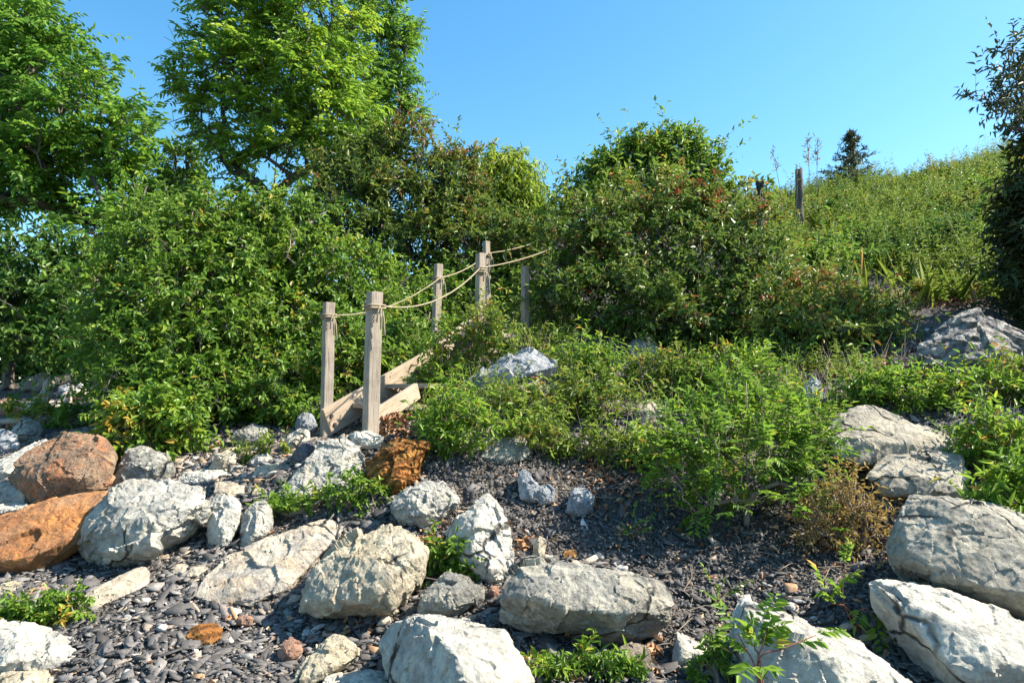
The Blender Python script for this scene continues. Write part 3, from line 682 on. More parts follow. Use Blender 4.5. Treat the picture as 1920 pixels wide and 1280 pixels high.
def blob_points(blobs, n, shell=2.0):
    """blobs: (px, py, rpx, rpy, Y[, tint]) as ellipsoids standing at their own distance"""
    cen, rad, tb = [], [], []
    for b in blobs:
        px_, py_, rx, ry, Y = b[:5]
        cen.append(P(px_, py_, Y)); m = Y / 1280.
        rad.append([rx * m, .8 * (rx + ry) * .5 * m, ry * m]); tb.append(b[5] if len(b) > 5 else 0.)
    cen, rad, tb = np.array(cen), np.array(rad), np.array(tb)
    w = (rad[:, 0] * rad[:, 2]); w = w / w.sum()
    k = RNG.choice(len(blobs), n, p=w)
    u = rand_dir(n)
    rr = RNG.random(n) ** (1 / (3.0 * shell / 2))
    # low-frequency lumps in the radius so the outline is uneven
    lump = 1 + .26 * np.sin(u[:, 0] * 5 + k * 1.7) * np.cos(u[:, 2] * 6 + k) + .10 * RNG.normal(0, 1, n)
    return cen[k] + u * rad[k] * (rr * lump)[:, None], u, tb[k], k
def skeleton(base, anchors, trunk_top, r0, r1, sag=.06, ntrunk=6, wob=.05):
    """trunk polyline, then each anchor joined to the nearest lower node: a branching frame"""
    base, trunk_top = np.asarray(base, float), np.asarray(trunk_top, float)
    nodes, par = [base], [-1]
    H = np.linalg.norm(trunk_top - base)
    for i in range(1, ntrunk + 1):
        p = base + (trunk_top - base) * i / ntrunk + RNG.normal(0, wob * H / ntrunk * 2, 3) * np.array([1, 1, .2])
        nodes.append(p); par.append(i - 1)
    dist = np.linalg.norm(anchors - base, axis=1)
    leafnode = np.zeros(len(anchors), int)
    for a in np.argsort(dist):
        p = anchors[a]
        q = np.array(nodes)
        dd = np.linalg.norm(q - p, axis=1)
        back = np.maximum(0, np.linalg.norm(q - base, axis=1) - dist[a] * .97)
        low = np.where(np.arange(len(q)) < 2, .4 * H, 0)
        rise = (p[2] - q[:, 2]) / np.maximum(dd, 1e-6)
        j = int(np.argmin(dd * (1 + .9 * np.clip(.75 - rise, 0, 2)) + back * 2.5 + low + np.maximum(0, q[:, 2] - p[2]) * .6))
        mid = (q[j] + p) * .5 + RNG.normal(0, .07, 3) * dd[j]
        mid[2] += sag * dd[j]
        nodes.append(mid); par.append(j)
        nodes.append(p); par.append(len(nodes) - 2)
        leafnode[a] = len(nodes) - 1
    nodes = np.array(nodes); par = np.array(par)
    cnt = np.zeros(len(nodes)); cnt[leafnode] = 1
    for i in range(len(nodes) - 1, 0, -1): cnt[par[i]] += cnt[i]
    r = r1 + (r0 - r1) * (cnt / max(cnt[0], 1)) ** .62
    i = np.arange(1, len(nodes))
    return nodes[par[i]], nodes[i], np.minimum(r[par[i]], r[i] * 1.5 + .002), r[i]
def plant(name, label, cat, base, top, blobs, n_anchor, mat, twigs=3, k=8, L=.1, Wd=.04, tl=.35, droop=.3, r0=.12, r1=.006, bark='bark', group=None,
          shell=2.0, pin=False, trunk_name='trunk', leaf_name='crown', tvar=.16, fold=.25, curl=.25, upn=.7, outw=.7, shoots=.12, clump=.16):
    base = np.asarray(base, float)
    e = empty(name, base, label, cat, group)
    A, u, tb, bk = blob_points(blobs, n_anchor, shell)
    A[:, 2] = np.maximum(A[:, 2], base[2] + .03)
    a, b, ra, rb = skeleton(base, A, top, r0, r1)
    V, F = tubes(a, b, ra, rb, 6)
    S = n_anchor * twigs
    sb = np.repeat(A, twigs, 0) + RNG.normal(0, .12, (S, 3)) * tl
    sdir = np.repeat(u * outw + np.array([0, 0, .25]), twigs, 0) + rand_dir(S) * .75
    sl = RNG.uniform(.55, 1.25, S) * tl
    m_ = RNG.random(S) < shoots
    sl[m_] *= RNG.uniform(1.5, 2.6, m_.sum()); sdir[m_] += np.array([0, 0, .7])
    pos, ld, nn = sprays(sb, sdir, sl, k, L, Wd, droop, upn, pin)
    n = len(pos)
    sc = RNG.uniform(.5, 1.35, n)
    Vl, Fl = leaf_arrays(pos, ld, nn, L * sc, Wd * sc, fold, curl)
    tint = np.repeat(np.repeat(RNG.normal(0, clump, n_anchor) + tb, twigs * k), 1) + RNG.normal(.5, tvar, n)
    tint = np.clip(np.concatenate([tint, tint]), 0, 1)
    # one slim twig under each spray
    td = unit(sdir); end = sb + td * sl[:, None] * .55; end[:, 2] -= droop * sl * .3
    V2, F2 = tubes(sb, end, r1 * .7, r1 * .3, 3)
    Vt, Ft = merge([(V, F), (V2, F2)])
    link(trunk_name, np_mesh(trunk_name, Vt, Ft, True), M[bark], e)
    link(leaf_name, np_mesh(leaf_name, Vl, [Fl], False, tint), mat, e)
    return e
def gp(px, Y):
    """point on the ground under picture column px at distance Y"""
    X = P(px, 640, Y)[0]
    return np.array([X, Y, gz(X, Y)])

TR = 'trees behind the bank'
# --- trees
plant('ash_tree', 'leafy ash tree with layered boughs cut by the left photo edge', 'tree', gp(215, 11), P(190, 150, 11.2),
      [(40,60,80,60,11),(-60,120,110,110,11),(80,140,100,70,11),(150,200,90,55,10.6),(225,255,65,50,10.6),(50,250,110,70,10.5),(130,300,110,55,10.6),(240,330,55,45,11),(195,125,25,22,11),(20,340,90,45,10.6),(170,430,100,38,10.2,.12),(-60,320,110,110,11),(100,385,70,30,11),(15,30,60,50,11.5),(280,250,35,35,11)],
      460, G_ASH, 5, 13, .115, .042, .42, .2, .13, .006, group=TR, pin=True, shell=2.4, clump=.14)
plant('box_elder_tree', 'tallest bright green tree with open lower limbs against the sky', 'tree', gp(470, 13), P(560, -60, 13.2),
      [(470,40,115,70,13),(590,30,110,80,13),(430,130,95,48,12.6),(560,140,110,75,12.6),(375,85,45,22,13),(360,165,45,22,12.8),(420,220,75,38,12.8),(610,220,85,60,12.5),(500,215,90,45,12.6),(655,150,40,70,13),(660,285,60,40,12.3),(560,290,90,40,12.4),(450,300,45,32,12.8),(540,-80,140,60,13.2),(395,255,40,22,12.6)],
      480, G_MAPLE, 5, 13, .125, .045, .44, .2, .14, .006, group=TR, pin=True, shell=2.2, clump=.15)
plant('locust_tree', 'narrow dark green tree behind the tallest bright tree', 'tree', gp(705, 16), P(705, -30, 16),
      [(715,30,45,45,16),(732,90,42,45,16),(712,140,45,40,16),(755,60,25,20,16),(745,160,38,28,16),(770,215,32,16,16),(700,205,50,35,16),(690,-30,60,40,16),(680,260,60,45,16),(740,240,40,25,16)],
      240, G_ASH, 5, 11, .11, .04, .4, .2, .11, .006, group=TR, pin=True, shell=1.9)
plant('small_tree', 'small olive green tree filling the gap between the two big trees', 'tree', gp(325, 14), P(325, 290, 14),
      [(325,300,32,30,14),(310,345,45,35,14),(350,345,25,30,14),(330,390,60,40,14)], 80, G_DOG, 4, 9, .14, .05, .4, .3, .1, .007, group=TR)
plant('willow_tree', 'yellow green willow with hanging leaves in the gap beyond the stairs', 'tree', gp(950, 14), P(950, 310, 14),
      [(960,325,50,42,14),(990,365,35,48,14),(915,310,50,30,14),(1000,405,25,35,14),(935,380,70,50,14)], 170, G_WILLOW, 5, 12, .14, .022, .5, .9, .14, .006, group=TR, outw=.5)
plant('hawthorn_tree', 'dark green round topped tree on the skyline in the middle', 'tree', gp(1235, 11), P(1240, 300, 11),
      [(1245,285,75,35,11),(1290,300,55,45,11),(1170,310,60,35,11),(1210,350,110,45,11),(1110,350,40,20,11),(1280,262,30,20,11),(1330,345,28,40,11),(1085,365,38,12,11),(1225,262,24,16,11)],
      270, G_DOG, 5, 10, .085, .036, .3, .2, .12, .006, group=TR, shell=2.0, shoots=.07)
# --- shrubs
SH = 'shrubs on the bank'
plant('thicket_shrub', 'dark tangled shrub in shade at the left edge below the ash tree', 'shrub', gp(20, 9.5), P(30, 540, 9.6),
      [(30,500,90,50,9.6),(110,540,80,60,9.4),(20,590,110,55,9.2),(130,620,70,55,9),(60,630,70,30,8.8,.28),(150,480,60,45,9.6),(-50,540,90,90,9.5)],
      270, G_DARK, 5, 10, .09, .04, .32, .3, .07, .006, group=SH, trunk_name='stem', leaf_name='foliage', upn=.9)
plant('dogwood_shrub', 'widest yellow green shrub left of the stairs with arching leafy twigs', 'shrub', gp(300, 7.0), P(320, 560, 7.2),
      [(320,480,110,65,7.4),(250,560,100,70,7.0),(360,570,110,70,6.9),(230,660,85,60,6.7),(340,670,120,65,6.6),(420,420,90,50,7.6,.05),(300,420,80,45,7.8),(280,740,90,50,6.3),(390,740,80,45,6.4),(440,520,70,60,7.2)],
      600, G_DOG, 5, 12, .063, .029, .22, .22, .05, .005, 'twig', SH, trunk_name='stem', leaf_name='foliage', upn=.9, clump=.13, shell=2.6)
plant('dogwood_shrub', 'tall green shrub between the widest shrub and the front stair posts', 'shrub', gp(520, 7.4), P(520, 500, 7.6),
      [(510,430,90,55,7.8),(560,500,80,60,7.6),(480,510,80,60,7.5),(600,560,60,60,7.5),(520,600,80,60,7.2),(450,640,70,60,7),(620,640,50,60,7.1,-.05),(560,680,70,45,6.9),(660,520,60,60,8),(700,600,60,50,7.6),(480,700,60,45,6.8)],
      550, G_DOG, 5, 12, .063, .028, .22, .22, .05, .005, 'twig', SH, trunk_name='stem', leaf_name='foliage', upn=.9, shell=2.6)
plant('sprout_bush', 'bright lime sprouting bush low in front of the widest shrub', 'shrub', gp(290, 5.8), P(290, 775, 5.7),
      [(240,775,45,25,5.8,.2),(300,780,55,30,5.6,.2),(270,810,70,28,5.5,.12),(340,800,45,24,5.6,.1),(355,815,30,15,5.5)],
      95, G_DOG, 5, 10, .066, .03, .17, .25, .02, .004, 'twig', SH, trunk_name='stem', leaf_name='foliage', upn=1.0)
plant('brushy_shrub', 'brown tinged low shrub directly behind the front stair posts', 'shrub', gp(600, 6.6), P(590, 690, 6.6),
      [(560,720,55,40,6.5,.1),(640,700,45,50,6.6,.15),(520,755,50,28,6.3),(590,760,40,25,6.3),(680,660,45,35,6.8,.1),(740,640,45,40,7.2)],
      150, G_DOG, 5, 9, .06, .026, .18, .3, .03, .004, 'twig', SH, trunk_name='stem', leaf_name='foliage')
plant('bronze_shrub', 'tall bronze tipped shrub behind the stairs below the dark narrow tree', 'shrub', gp(700, 10), P(710, 340, 10),
      [(780,250,38,12,10,.2),(730,275,45,25,10,.0),(690,320,80,40,10,.0),(650,385,85,50,9.6),(740,370,70,50,9.7,.05),(620,345,40,25,10,.2),(700,450,90,55,9.4,-.05),(800,300,22,15,10,.1)],
      260, G_BRONZE, 5, 11, .08, .03, .27, .15, .06, .006, 'bark', SH, trunk_name='stem', leaf_name='foliage', shell=2.4)
plant('bronze_shrub', 'rounded olive shrub with rusty tips just above the ropes', 'shrub', gp(880, 9.6), P(870, 370, 9.7),
      [(850,330,48,40,10,.05),(860,375,45,38,9.8,.04),(830,400,70,50,9.6),(905,438,45,32,9.6,.03),(870,460,90,45,9.3),(960,470,60,45,9.2),(790,460,60,45,9.3),(860,290,25,18,10,.18)],
      250, G_BRONZE, 5, 11, .08, .03, .27, .15, .06, .006, 'bark', SH, trunk_name='stem', leaf_name='foliage', shell=2.4)
plant('stairside_shrub', 'green shrub crowding the inner side of the stair ropes', 'shrub', gp(770, 8.3), P(770, 560, 8.4),
      [(760,540,60,45,8.5),(820,570,45,40,8.6),(770,610,60,40,8),(860,540,40,45,9),(950,540,50,45,9,.05),(940,600,50,35,8.6)],
      210, G_DOG, 5, 10, .07, .03, .22, .3, .05, .005, 'twig', SH, trunk_name='stem', leaf_name='foliage')
plant('russet_bush', 'dense bush topped with clusters of dark red berries right of the stairs', 'shrub', gp(1240, 7.6), P(1230, 450, 7.8),
      [(1150,420,90,40,8,.12),(1250,400,80,38,8.1,.06),(1310,385,42,34,8.1,.30),(1370,440,70,40,7.9,.03),(1110,480,75,50,7.8),(1210,480,100,55,7.7,.02),(1320,500,90,60,7.5,-.05),(1420,490,55,55,7.4,.0),(1060,540,65,55,7.6),(1160,560,100,60,7.3,-.06),(1280,590,110,55,7.1,-.08),(1400,580,80,50,7,-.03),(1430,425,26,28,7.6,.28),(1050,450,50,35,8.2,.1)],
      500, G_RED, 5, 11, .066, .028, .22, .2, .06, .005, 'bark', SH, trunk_name='stem', leaf_name='foliage', shell=2.6, clump=.15)
plant('sunlit_shrub', 'light green shrub growing up behind the red berried bush', 'shrub', gp(1200, 9.0), P(1200, 380, 9.2),
      [(1180,370,70,35,9.4,.05),(1240,350,50,30,9.4,.1),(1100,400,45,30,9.2),(1390,390,45,40,9.2),(1040,410,30,25,9.4)], 120, G_WEED, 4, 9, .09, .035, .28, .3, .05, .005, 'twig', SH, trunk_name='stem', leaf_name='foliage')
plant('yellowing_shrub', 'yellowing shrub with a few red leaves at the foot of the weedy hill', 'shrub', gp(1560, 6.9), P(1560, 600, 6.9),
      [(1530,560,70,40,7.2,.25),(1600,600,80,45,6.9,.1),(1500,620,70,45,6.8),(1640,640,55,35,6.6),(1560,660,80,35,6.4,.05),(1440,640,55,35,6.7)],
      190, G_BRONZE, 4, 9, .075, .026, .24, .25, .03, .004, 'twig', SH, trunk_name='stem', leaf_name='foliage', tvar=.2)
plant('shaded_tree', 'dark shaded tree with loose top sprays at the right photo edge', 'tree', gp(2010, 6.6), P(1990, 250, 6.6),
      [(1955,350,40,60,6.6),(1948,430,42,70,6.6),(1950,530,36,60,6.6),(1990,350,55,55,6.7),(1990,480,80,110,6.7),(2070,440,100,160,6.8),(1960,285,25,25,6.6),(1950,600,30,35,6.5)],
      300, G_SHADE_TONE, 5, 12, .10, .03, .28, .25, .12, .006, group=TR, shell=2.6)
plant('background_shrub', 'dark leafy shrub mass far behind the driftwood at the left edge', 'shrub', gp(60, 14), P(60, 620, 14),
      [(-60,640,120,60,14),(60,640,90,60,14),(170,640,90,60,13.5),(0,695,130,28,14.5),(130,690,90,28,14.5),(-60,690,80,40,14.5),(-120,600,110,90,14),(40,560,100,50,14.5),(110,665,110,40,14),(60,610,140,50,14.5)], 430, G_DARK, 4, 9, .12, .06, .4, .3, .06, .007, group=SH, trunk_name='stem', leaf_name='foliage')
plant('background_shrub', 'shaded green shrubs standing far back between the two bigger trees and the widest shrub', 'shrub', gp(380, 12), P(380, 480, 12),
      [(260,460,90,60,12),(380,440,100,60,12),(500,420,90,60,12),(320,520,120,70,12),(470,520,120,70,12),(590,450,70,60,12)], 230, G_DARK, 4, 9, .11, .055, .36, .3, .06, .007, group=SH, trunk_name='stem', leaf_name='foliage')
HS = 'small bushes on the weedy hillside'
for lab, bx, by, Y, bl, mt in [
    ('dark round bush in the middle of the hillside above the yellowing shrub', 1530, 500, 9.8, [(1520,455,45,30),(1560,470,35,25)], G_DOG),
    ('dark bush on the hillside left of the shaded tree', 1800, 500, 9.8, [(1790,450,50,32),(1830,470,40,28),(1760,470,30,20)], G_DARK),
    ('low bramble bush on the hillside below the spruce tip', 1640, 470, 11, [(1640,430,50,25),(1600,440,35,20)], G_DOG),
    ('small leafy bush on the crest right of the straight crest post', 1560, 370, 13.6, [(1552,345,22,16),(1580,350,25,14)], G_DARK),
    ('scrubby bush on the crest near the shaded tree', 1830, 330, 12.8, [(1820,300,28,18),(1850,290,28,20),(1790,312,25,12)], G_DOG),
    ('pale grassy bush on the crest between the spruce and the shaded tree', 1720, 350, 13.4, [(1720,330,40,14),(1750,322,30,14),(1690,335,25,10)], G_HILL)]:
    sit = lambda b: project(*[np.array([v]) for v in gp(b[0], Y)])[1][0] - b[3] * .75
    plant('hillside_bush', lab, 'bush', gp(bx, Y), gp(bx, Y) + [0, 0, .2], [(b[0], sit(b), b[2], b[3], Y) for b in bl], 55, mt, 4, 9, .085, .035, .26, .2, .03, .004, 'twig', HS, trunk_name='stem', leaf_name='foliage', shoots=.25)
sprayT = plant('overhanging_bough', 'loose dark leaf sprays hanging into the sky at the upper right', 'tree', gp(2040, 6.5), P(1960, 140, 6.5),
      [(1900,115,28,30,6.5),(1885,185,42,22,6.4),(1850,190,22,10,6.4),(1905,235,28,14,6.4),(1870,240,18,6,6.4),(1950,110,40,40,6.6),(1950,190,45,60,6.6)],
      95, G_SHADE_TONE, 2, 9, .07, .02, .26, .15, .028, .003, group=TR, tvar=.25)

# --- low plants in the slate bank and on the ledges
LP = 'low leafy plants on the slate bank'
def clump(name, label, px, py, blobs, n, mat, Y=None, **kw):
    h = hit(px, py) if Y is None else gp(px, Y)
    n = int(n * .9)
    bl = [(b[0], b[1], b[2], b[3], h[1] + (b[4] if len(b) > 4 else 0), b[5] if len(b) > 5 else 0) for b in blobs]
    top = P(px, min(b[1] for b in blobs), h[1])
    a = dict(twigs=4, k=9, L=.05, Wd=.0155, tl=.13, droop=.15, shoots=.25, r0=.012, r1=.0025, bark='twig', group=LP, trunk_name='stem', leaf_name='foliage', upn=.9)
    a.update(kw)
    return plant(name, label, 'plant', h, top, bl, n, mat, **a)
clump('fern_shrub', 'largest bright green feathery shrub spilling over the slate bank', 1400, 985,
      [(1360,755,80,40,.3,.0),(1300,800,75,50,.2,-.05),(1460,790,80,50,.2,.05),(1390,850,110,55,-.1,-.05),(1500,860,60,55,0),(1270,870,60,45,0,-.05),(1480,920,70,45,-.2,-.05),(1350,930,90,40,-.2,-.12),(1420,720,50,25,.4,.05),(1530,800,40,35,.1),(1520,970,45,40,-.3,-.05)],
      250, G_FERN, pin=True, L=.044, Wd=.0145, tl=.15, droop=.1, k=13, twigs=3, group='', r0=.02)
W1 = [(880,770,60,40),(860,820,50,30),(930,750,50,30)]
clump('goldenrod_plant', 'leafy weed clump just right of the stair foot', 850, 840, [(840,770,45,40),(870,800,50,35,-.1,.1),(830,820,40,25,-.1)], 70, G_FERN)
clump('goldenrod_plant', 'tall yellow green sprig climbing over the near stair rail', 830, 745, [(830,640,25,30,.1,.2),(850,670,32,32,.1,.1),(840,710,40,25,0,.05),(800,690,20,16,0,.1)], 60, G_FERN, Y=6.0)
clump('goldenrod_plant', 'weed clump in front of the long blue white rock', 960, 800, [(950,770,50,30),(1000,780,45,32),(920,790,35,25)], 65, G_WEED)
clump('goldenrod_plant', 'bright weed clump left of the pale peeping rock', 1110, 790, [(1100,740,55,35),(1140,760,50,32),(1070,765,40,28)], 80, G_WEED)
clump('goldenrod_plant', 'leafy clump under the berry bush right of the blue white rock', 1100, 720, [(1090,670,55,32,0,.05),(1130,690,45,25),(1060,700,35,22)], 75, G_FERN)
clump('goldenrod_plant', 'green clump in front of the shaded grey rock', 1230, 740, [(1220,700,60,28),(1270,705,45,30),(1180,715,40,20)], 75, G_WEED)
clump('goldenrod_plant', 'sunny clump behind the top of the feathery shrub', 1380, 730, [(1350,690,60,30,0,.1),(1420,680,50,28,0,.05),(1300,705,40,22)], 80, G_FERN)
clump('goldenrod_plant', 'weed clump growing by the upper stair post', 910, 660, [(900,610,40,35,0,.1),(940,640,40,30),(880,650,30,22)], 65, G_WEED, Y=6.1)
clump('goldenrod_plant', 'shaded weed clump at the top of the slate bank above the buried rock', 1010, 850, [(1000,820,60,25),(1060,830,50,25),(960,830,30,16)], 60, G_WEED)
clump('goldenrod_plant', 'thin weed clump on the slate bank left of the feathery shrub', 1210, 870, [(1190,840,45,25),(1230,850,40,25),(1150,850,35,20)], 50, G_WEED)
clump('goldenrod_plant', 'bright weed clump below the wavy striped boulder', 1760, 770, [(1720,740,55,22,0,.1),(1790,745,50,22,0,.1),(1850,735,45,25,0,.08)], 85, G_FERN)
clump('goldenrod_plant', 'bright clump on the ledge above the pointed blue grey rock', 1660, 760, [(1650,735,50,22,0,.08),(1610,745,35,18)], 50, G_FERN)
clump('goldenrod_plant', 'tall leafy clump at the right edge beside the striped boulder', 1900, 760, [(1900,710,35,35,0,.1),(1930,740,40,35)], 55, G_WEED)
clump('goldenrod_plant', 'leafy clump spilling onto the stepped ledge rock at the right edge', 1870, 880, [(1870,830,50,35,0,.1),(1900,870,45,35,0,.05),(1850,880,30,25,-.05,.1)], 85, G_FERN, Y=4.1)
clump('goldenrod_plant', 'sprigs leaning over the cracked boulder at the right edge', 1925, 1010, [(1890,935,35,22,0,.1),(1900,980,40,22,0),(1920,1030,30,28,-.1),(1880,1030,28,14,-.1,.1)], 55, G_FERN, Y=3.25, L=.065)
clump('dry_weed', 'brown dry weed tuft between the feathery shrub and the ledge rocks', 1600, 1030, [(1590,950,45,40),(1620,990,35,35),(1560,990,35,30)], 80, G_DRY, L=.03, Wd=.01, tl=.14, group='', k=7)
clump('spreading_weed', 'low green weed creeping between the stepped rock and the ochre rock', 650, 955, [(670,915,35,22),(630,940,45,16),(700,935,35,22),(560,975,45,14,0),(510,985,26,14)], 60, G_DOG, L=.035, Wd=.016, tl=.07)
clump('spreading_weed', 'flat green weed patch on the shingle above the domed white rock', 100, 1165, [(60,1150,45,16),(120,1160,40,18,0,.05),(150,1140,20,12),(30,1165,25,12)], 60, G_DOG, L=.03, Wd=.015, tl=.06)
clump('spreading_weed', 'small weed in the gap below the tall white wedge rock', 850, 1085, [(840,1055,25,12),(870,1075,28,16),(815,1050,16,10)], 36, G_DOG, L=.04, Wd=.016, tl=.09)
clump('spreading_weed', 'weed tuft along the bottom edge under the long grey boulder', 1080, 1270, [(1030,1258,30,12,.0),(1090,1252,45,14,0),(1140,1262,35,12,0),(1010,1268,22,10,0,.1),(1180,1274,26,10,0)], 30, G_FERN, L=.04, Wd=.01, tl=.06, Y=2.68, shoots=.05)
clump('spreading_weed', 'upright weed beside the small angular white rock', 1335, 1270, [(1337,1225,10,22),(1328,1252,16,14),(1318,1268,20,8)], 12, G_FERN, L=.032, Wd=.010, tl=.05, Y=2.62, shoots=.05)
clump('spreading_weed', 'tiny weed by the cream white rock in the upper shingle', 455, 870, [(452,858,14,14),(510,838,16,8)], 18, G_WEED, L=.04, Wd=.015, tl=.08)
clump('leafy_plant', 'bright little leafy plant in front of the driftwood', 60, 800, [(50,775,30,16,0,.15),(75,785,26,14,0,.1),(20,770,20,12)], 13, G_DOG, L=.07, Wd=.028, tl=.13)
clump('leafy_plant', 'small leafy plant behind the speckled granite boulder', 130, 800, [(125,790,20,10,0,.1),(150,780,25,14),(180,790,25,14)], 14, G_DOG, L=.07, Wd=.028, tl=.13)

# --- leggy seedlings with paired leaflets in front of the lower right rocks
def seedling(label, px, py, Y, stems, L=.05, Wd=.017, group='leggy seedlings by the lower rocks'):
    b = gp(px, Y) if Y else hit(px, py)
    e = empty('seedling', b, label, 'plant', group)
    tb, pos, ld, nn = [], [], [], []
    for st in stems:
        pts = spline([b] + [P(a, c, b[1] + dy) for a, c, dy in st], 6)
        tb.append(polytube(pts, np.linspace(.004, .0015, len(pts)), 5))
        n0 = len(pts) // 3
        end = pts[-1]; dirn = unit(pts[-1] - pts[-4])
        fr = np.vstack([end, pts[-5], pts[-9] if len(pts) > 9 else pts[-5]])
        dv = np.vstack([dirn, dirn + [.8, -.3, .2], dirn + [-.8, -.2, .3]])
        p_, l_, n_ = sprays(fr, dv, np.array([.12, .085, .085]), 11, L * .8, Wd * .8, .15, .8, True)
        pos.append(p_); ld.append(l_); nn.append(n_ + np.array([0, -.3, .3]))
    V, F = merge(tb)
    link('stem', np_mesh('stem', V, F, True), M['redstem'], e)
    pos, ld, nn = map(np.concatenate, (pos, ld, nn))
    n = len(pos)
    sc = RNG.uniform(.6, 1.2, n)
    Vl, Fl = leaf_arrays(pos, ld, unit(nn), L * sc, Wd * sc, .2, .25)
    t = np.clip(RNG.normal(.62, .15, n), 0, 1)
    link('foliage', np_mesh('foliage', Vl, [Fl], False, np.concatenate([t, t])), G_FERN, e)
seedling('leggy red stemmed seedling with paired leaflets before the smooth blue white slab', 1425, 1330, 2.2,
         [[(1418,1260,0),(1398,1215,.03),(1382,1185,.05)], [(1422,1250,-.02),(1430,1210,0),(1438,1175,.02)], [(1420,1245,0),(1470,1215,0),(1530,1190,.05)], [(1425,1265,-.05),(1415,1250,-.08)], [(1425,1240,0),(1415,1215,.05),(1420,1190,.07)]])
seedling('spindly seedling rising between the two blue white slabs', 1600, 1200, 2.95,
         [[(1590,1150,0),(1580,1110,.05),(1585,1060,.08)], [(1600,1160,0),(1625,1140,-.05),(1640,1170,-.1)], [(1590,1140,0),(1560,1130,0),(1550,1110,0)]])
seedling('small seedling beside the slate at the foot of the feathery shrub', 1340, 1140, None, [[(1345,1120,0),(1338,1100,0)], [(1350,1120,0),(1365,1108,0)]], .03, .011)
seedling('small green sprig standing on the dark slate bank', 1185, 1020, None, [[(1180,1000,0),(1185,975,0)], [(1190,1005,0),(1200,990,0)]], .04, .012)

# --- dense weed cover: hillside and bank
def weeds(name, label, x, y, hmin, hmax, k, L, Wd, mat, tintf=None, lean=.3, stemr=.0025, up=.5, cat='weeds', hf=None):
    n = len(x)
    z = ground(x, y)
    b = np.stack([x, y, z], -1)
    h = RNG.uniform(hmin, hmax, n) * (1 if hf is None else hf)
    d = unit(np.array([0, 0, 1.]) + RNG.normal(0, lean, (n, 3)) * np.array([1, 1, .2]))
    t = np.linspace(.15, 1, k)[None, :, None]
    pos = b[:, None] + d[:, None] * t * h[:, None, None]
    ang = (np.arange(k) * 2.4)[None] + RNG.uniform(0, 6.28, (n, 1))
    ld = np.stack([np.cos(ang), np.sin(ang), np.full_like(ang, up) + RNG.normal(0, .3, ang.shape)], -1)
    nn = np.array([0, 0, 1.]) + RNG.normal(0, .35, (n, k, 3))
    sc = (RNG.uniform(.6, 1.2, (n, k)) * np.linspace(1.15, .6, k)[None]).ravel()
    V, F = leaf_arrays(pos.reshape(-1, 3), ld.reshape(-1, 3), nn.reshape(-1, 3), L * sc, Wd * sc, .2, .3)
    base = RNG.normal(.48, .14, n) + (0 if tintf is None else tintf)
    tn = np.clip(np.repeat(base, k) + RNG.normal(0, .12, n * k), 0, 1)
    tn = np.concatenate([tn, tn])
    V2, F2 = tubes(b, b + d * h[:, None], stemr, stemr * .4, 3)
    o = len(V)
    tall = np.concatenate([tn, np.full(sum(len(f) for f in F2), .7)])
    return tag(link(name, np_mesh(name, np.concatenate([V, V2]), [F] + [f + o for f in F2], False, tall), mat), label, cat, kind='stuff')
def lf(x, y, s=1.0, o=0.):
    return np.sin(x * 1.3 * s + 1.7 * np.sin(y * .9 * s + o)) * np.cos(y * 1.1 * s + x * .4 * s + o)
# hillside: denser near the camera, sparser up to the crest
n = 11000
x = RNG.uniform(2.0, 14, n); y = RNG.uniform(6.6, 17.5, n)
px, py = project(x, y, ground(x, y))
keep = (px > 1380) & (px < 2150) & ~((px > 1640) & (py > 575)) & ~inpoly(px, py, [(1520,470),(1590,480),(1720,545),(1780,610),(1640,600),(1540,540)])
x, y = x[keep], y[keep]
weeds('hillside_weeds', 'yellow green weeds and goldenrod covering the hillside', x, y, .22, .55, 24, .095, .03, G_HILL, .06 + .24 * lf(x, y, 1.2) + .15 * lf(x, y, 3.1, 1), .4, hf=np.clip(1 + .75 * lf(x, y, 1.9, 4) + .45 * lf(x, y, 4.3, 2), .3, 2))
n = 2400
x = RNG.uniform(2.0, 14, n); y = RNG.uniform(7.5, 17, n)
px, py = project(x, y, ground(x, y))
keep = (px > 1440) & (px < 2100) & (lf(x, y, 1.5, 2) > .2)
x, y = x[keep], y[keep]
weeds('hillside_brambles', 'darker leafy bramble patches among the hillside weeds', x, y, .3, .75, 30, .08, .038, G_DARK, -.2, .6)
BANK = [(780,800),(800,730),(850,640),(960,600),(1100,590),(1400,600),(1700,560),(1760,620),(1700,700),(2000,690),(2000,900),(1840,900),(1800,830),(1680,760),(1600,740),(1560,1000),(1480,990),(1300,930),(1200,860),(1000,850),(880,840)]
n = 9000
x = RNG.uniform(-1.4, 6.0, n); y = RNG.uniform(4.2, 9.2, n)
px, py = project(x, y, ground(x, y))
keep = inpoly(px, py, BANK) & (lf(x, y, 2.2, 1) + .6 * lf(x, y, 5, 3) > .0)
x, y = x[keep], y[keep]
weeds('bank_weeds', 'low leafy undergrowth covering the upper bank', x, y, .08, .30, 16, .05, .014, G_WEED, .2 * lf(x, y, 3), .4)
n = 2600
x = RNG.uniform(-1.2, 5.5, n); y = RNG.uniform(4.0, 8.5, n)
px, py = project(x, y, ground(x, y))
keep = inpoly(px, py, BANK)
x, y = x[keep], y[keep]; n = len(x)
b = np.stack([x, y, ground(x, y)], -1)
d = unit(np.array([0, 0, 1.]) + RNG.normal(0, .5, (n, 3)))
V, F = tubes(b, b + d * RNG.uniform(.1, .34, n)[:, None], .0022, .001, 3)
tag(link('dead_stems', np_mesh('dead_stems', V, F, True), M['twig']), 'bare brown dead stems standing among the bank weeds', 'dead stems', kind='stuff')
n = 4200
x = RNG.uniform(-6.5, 0, n); y = RNG.uniform(6.0, 10.5, n)
px, py = project(x, y, ground(x, y))
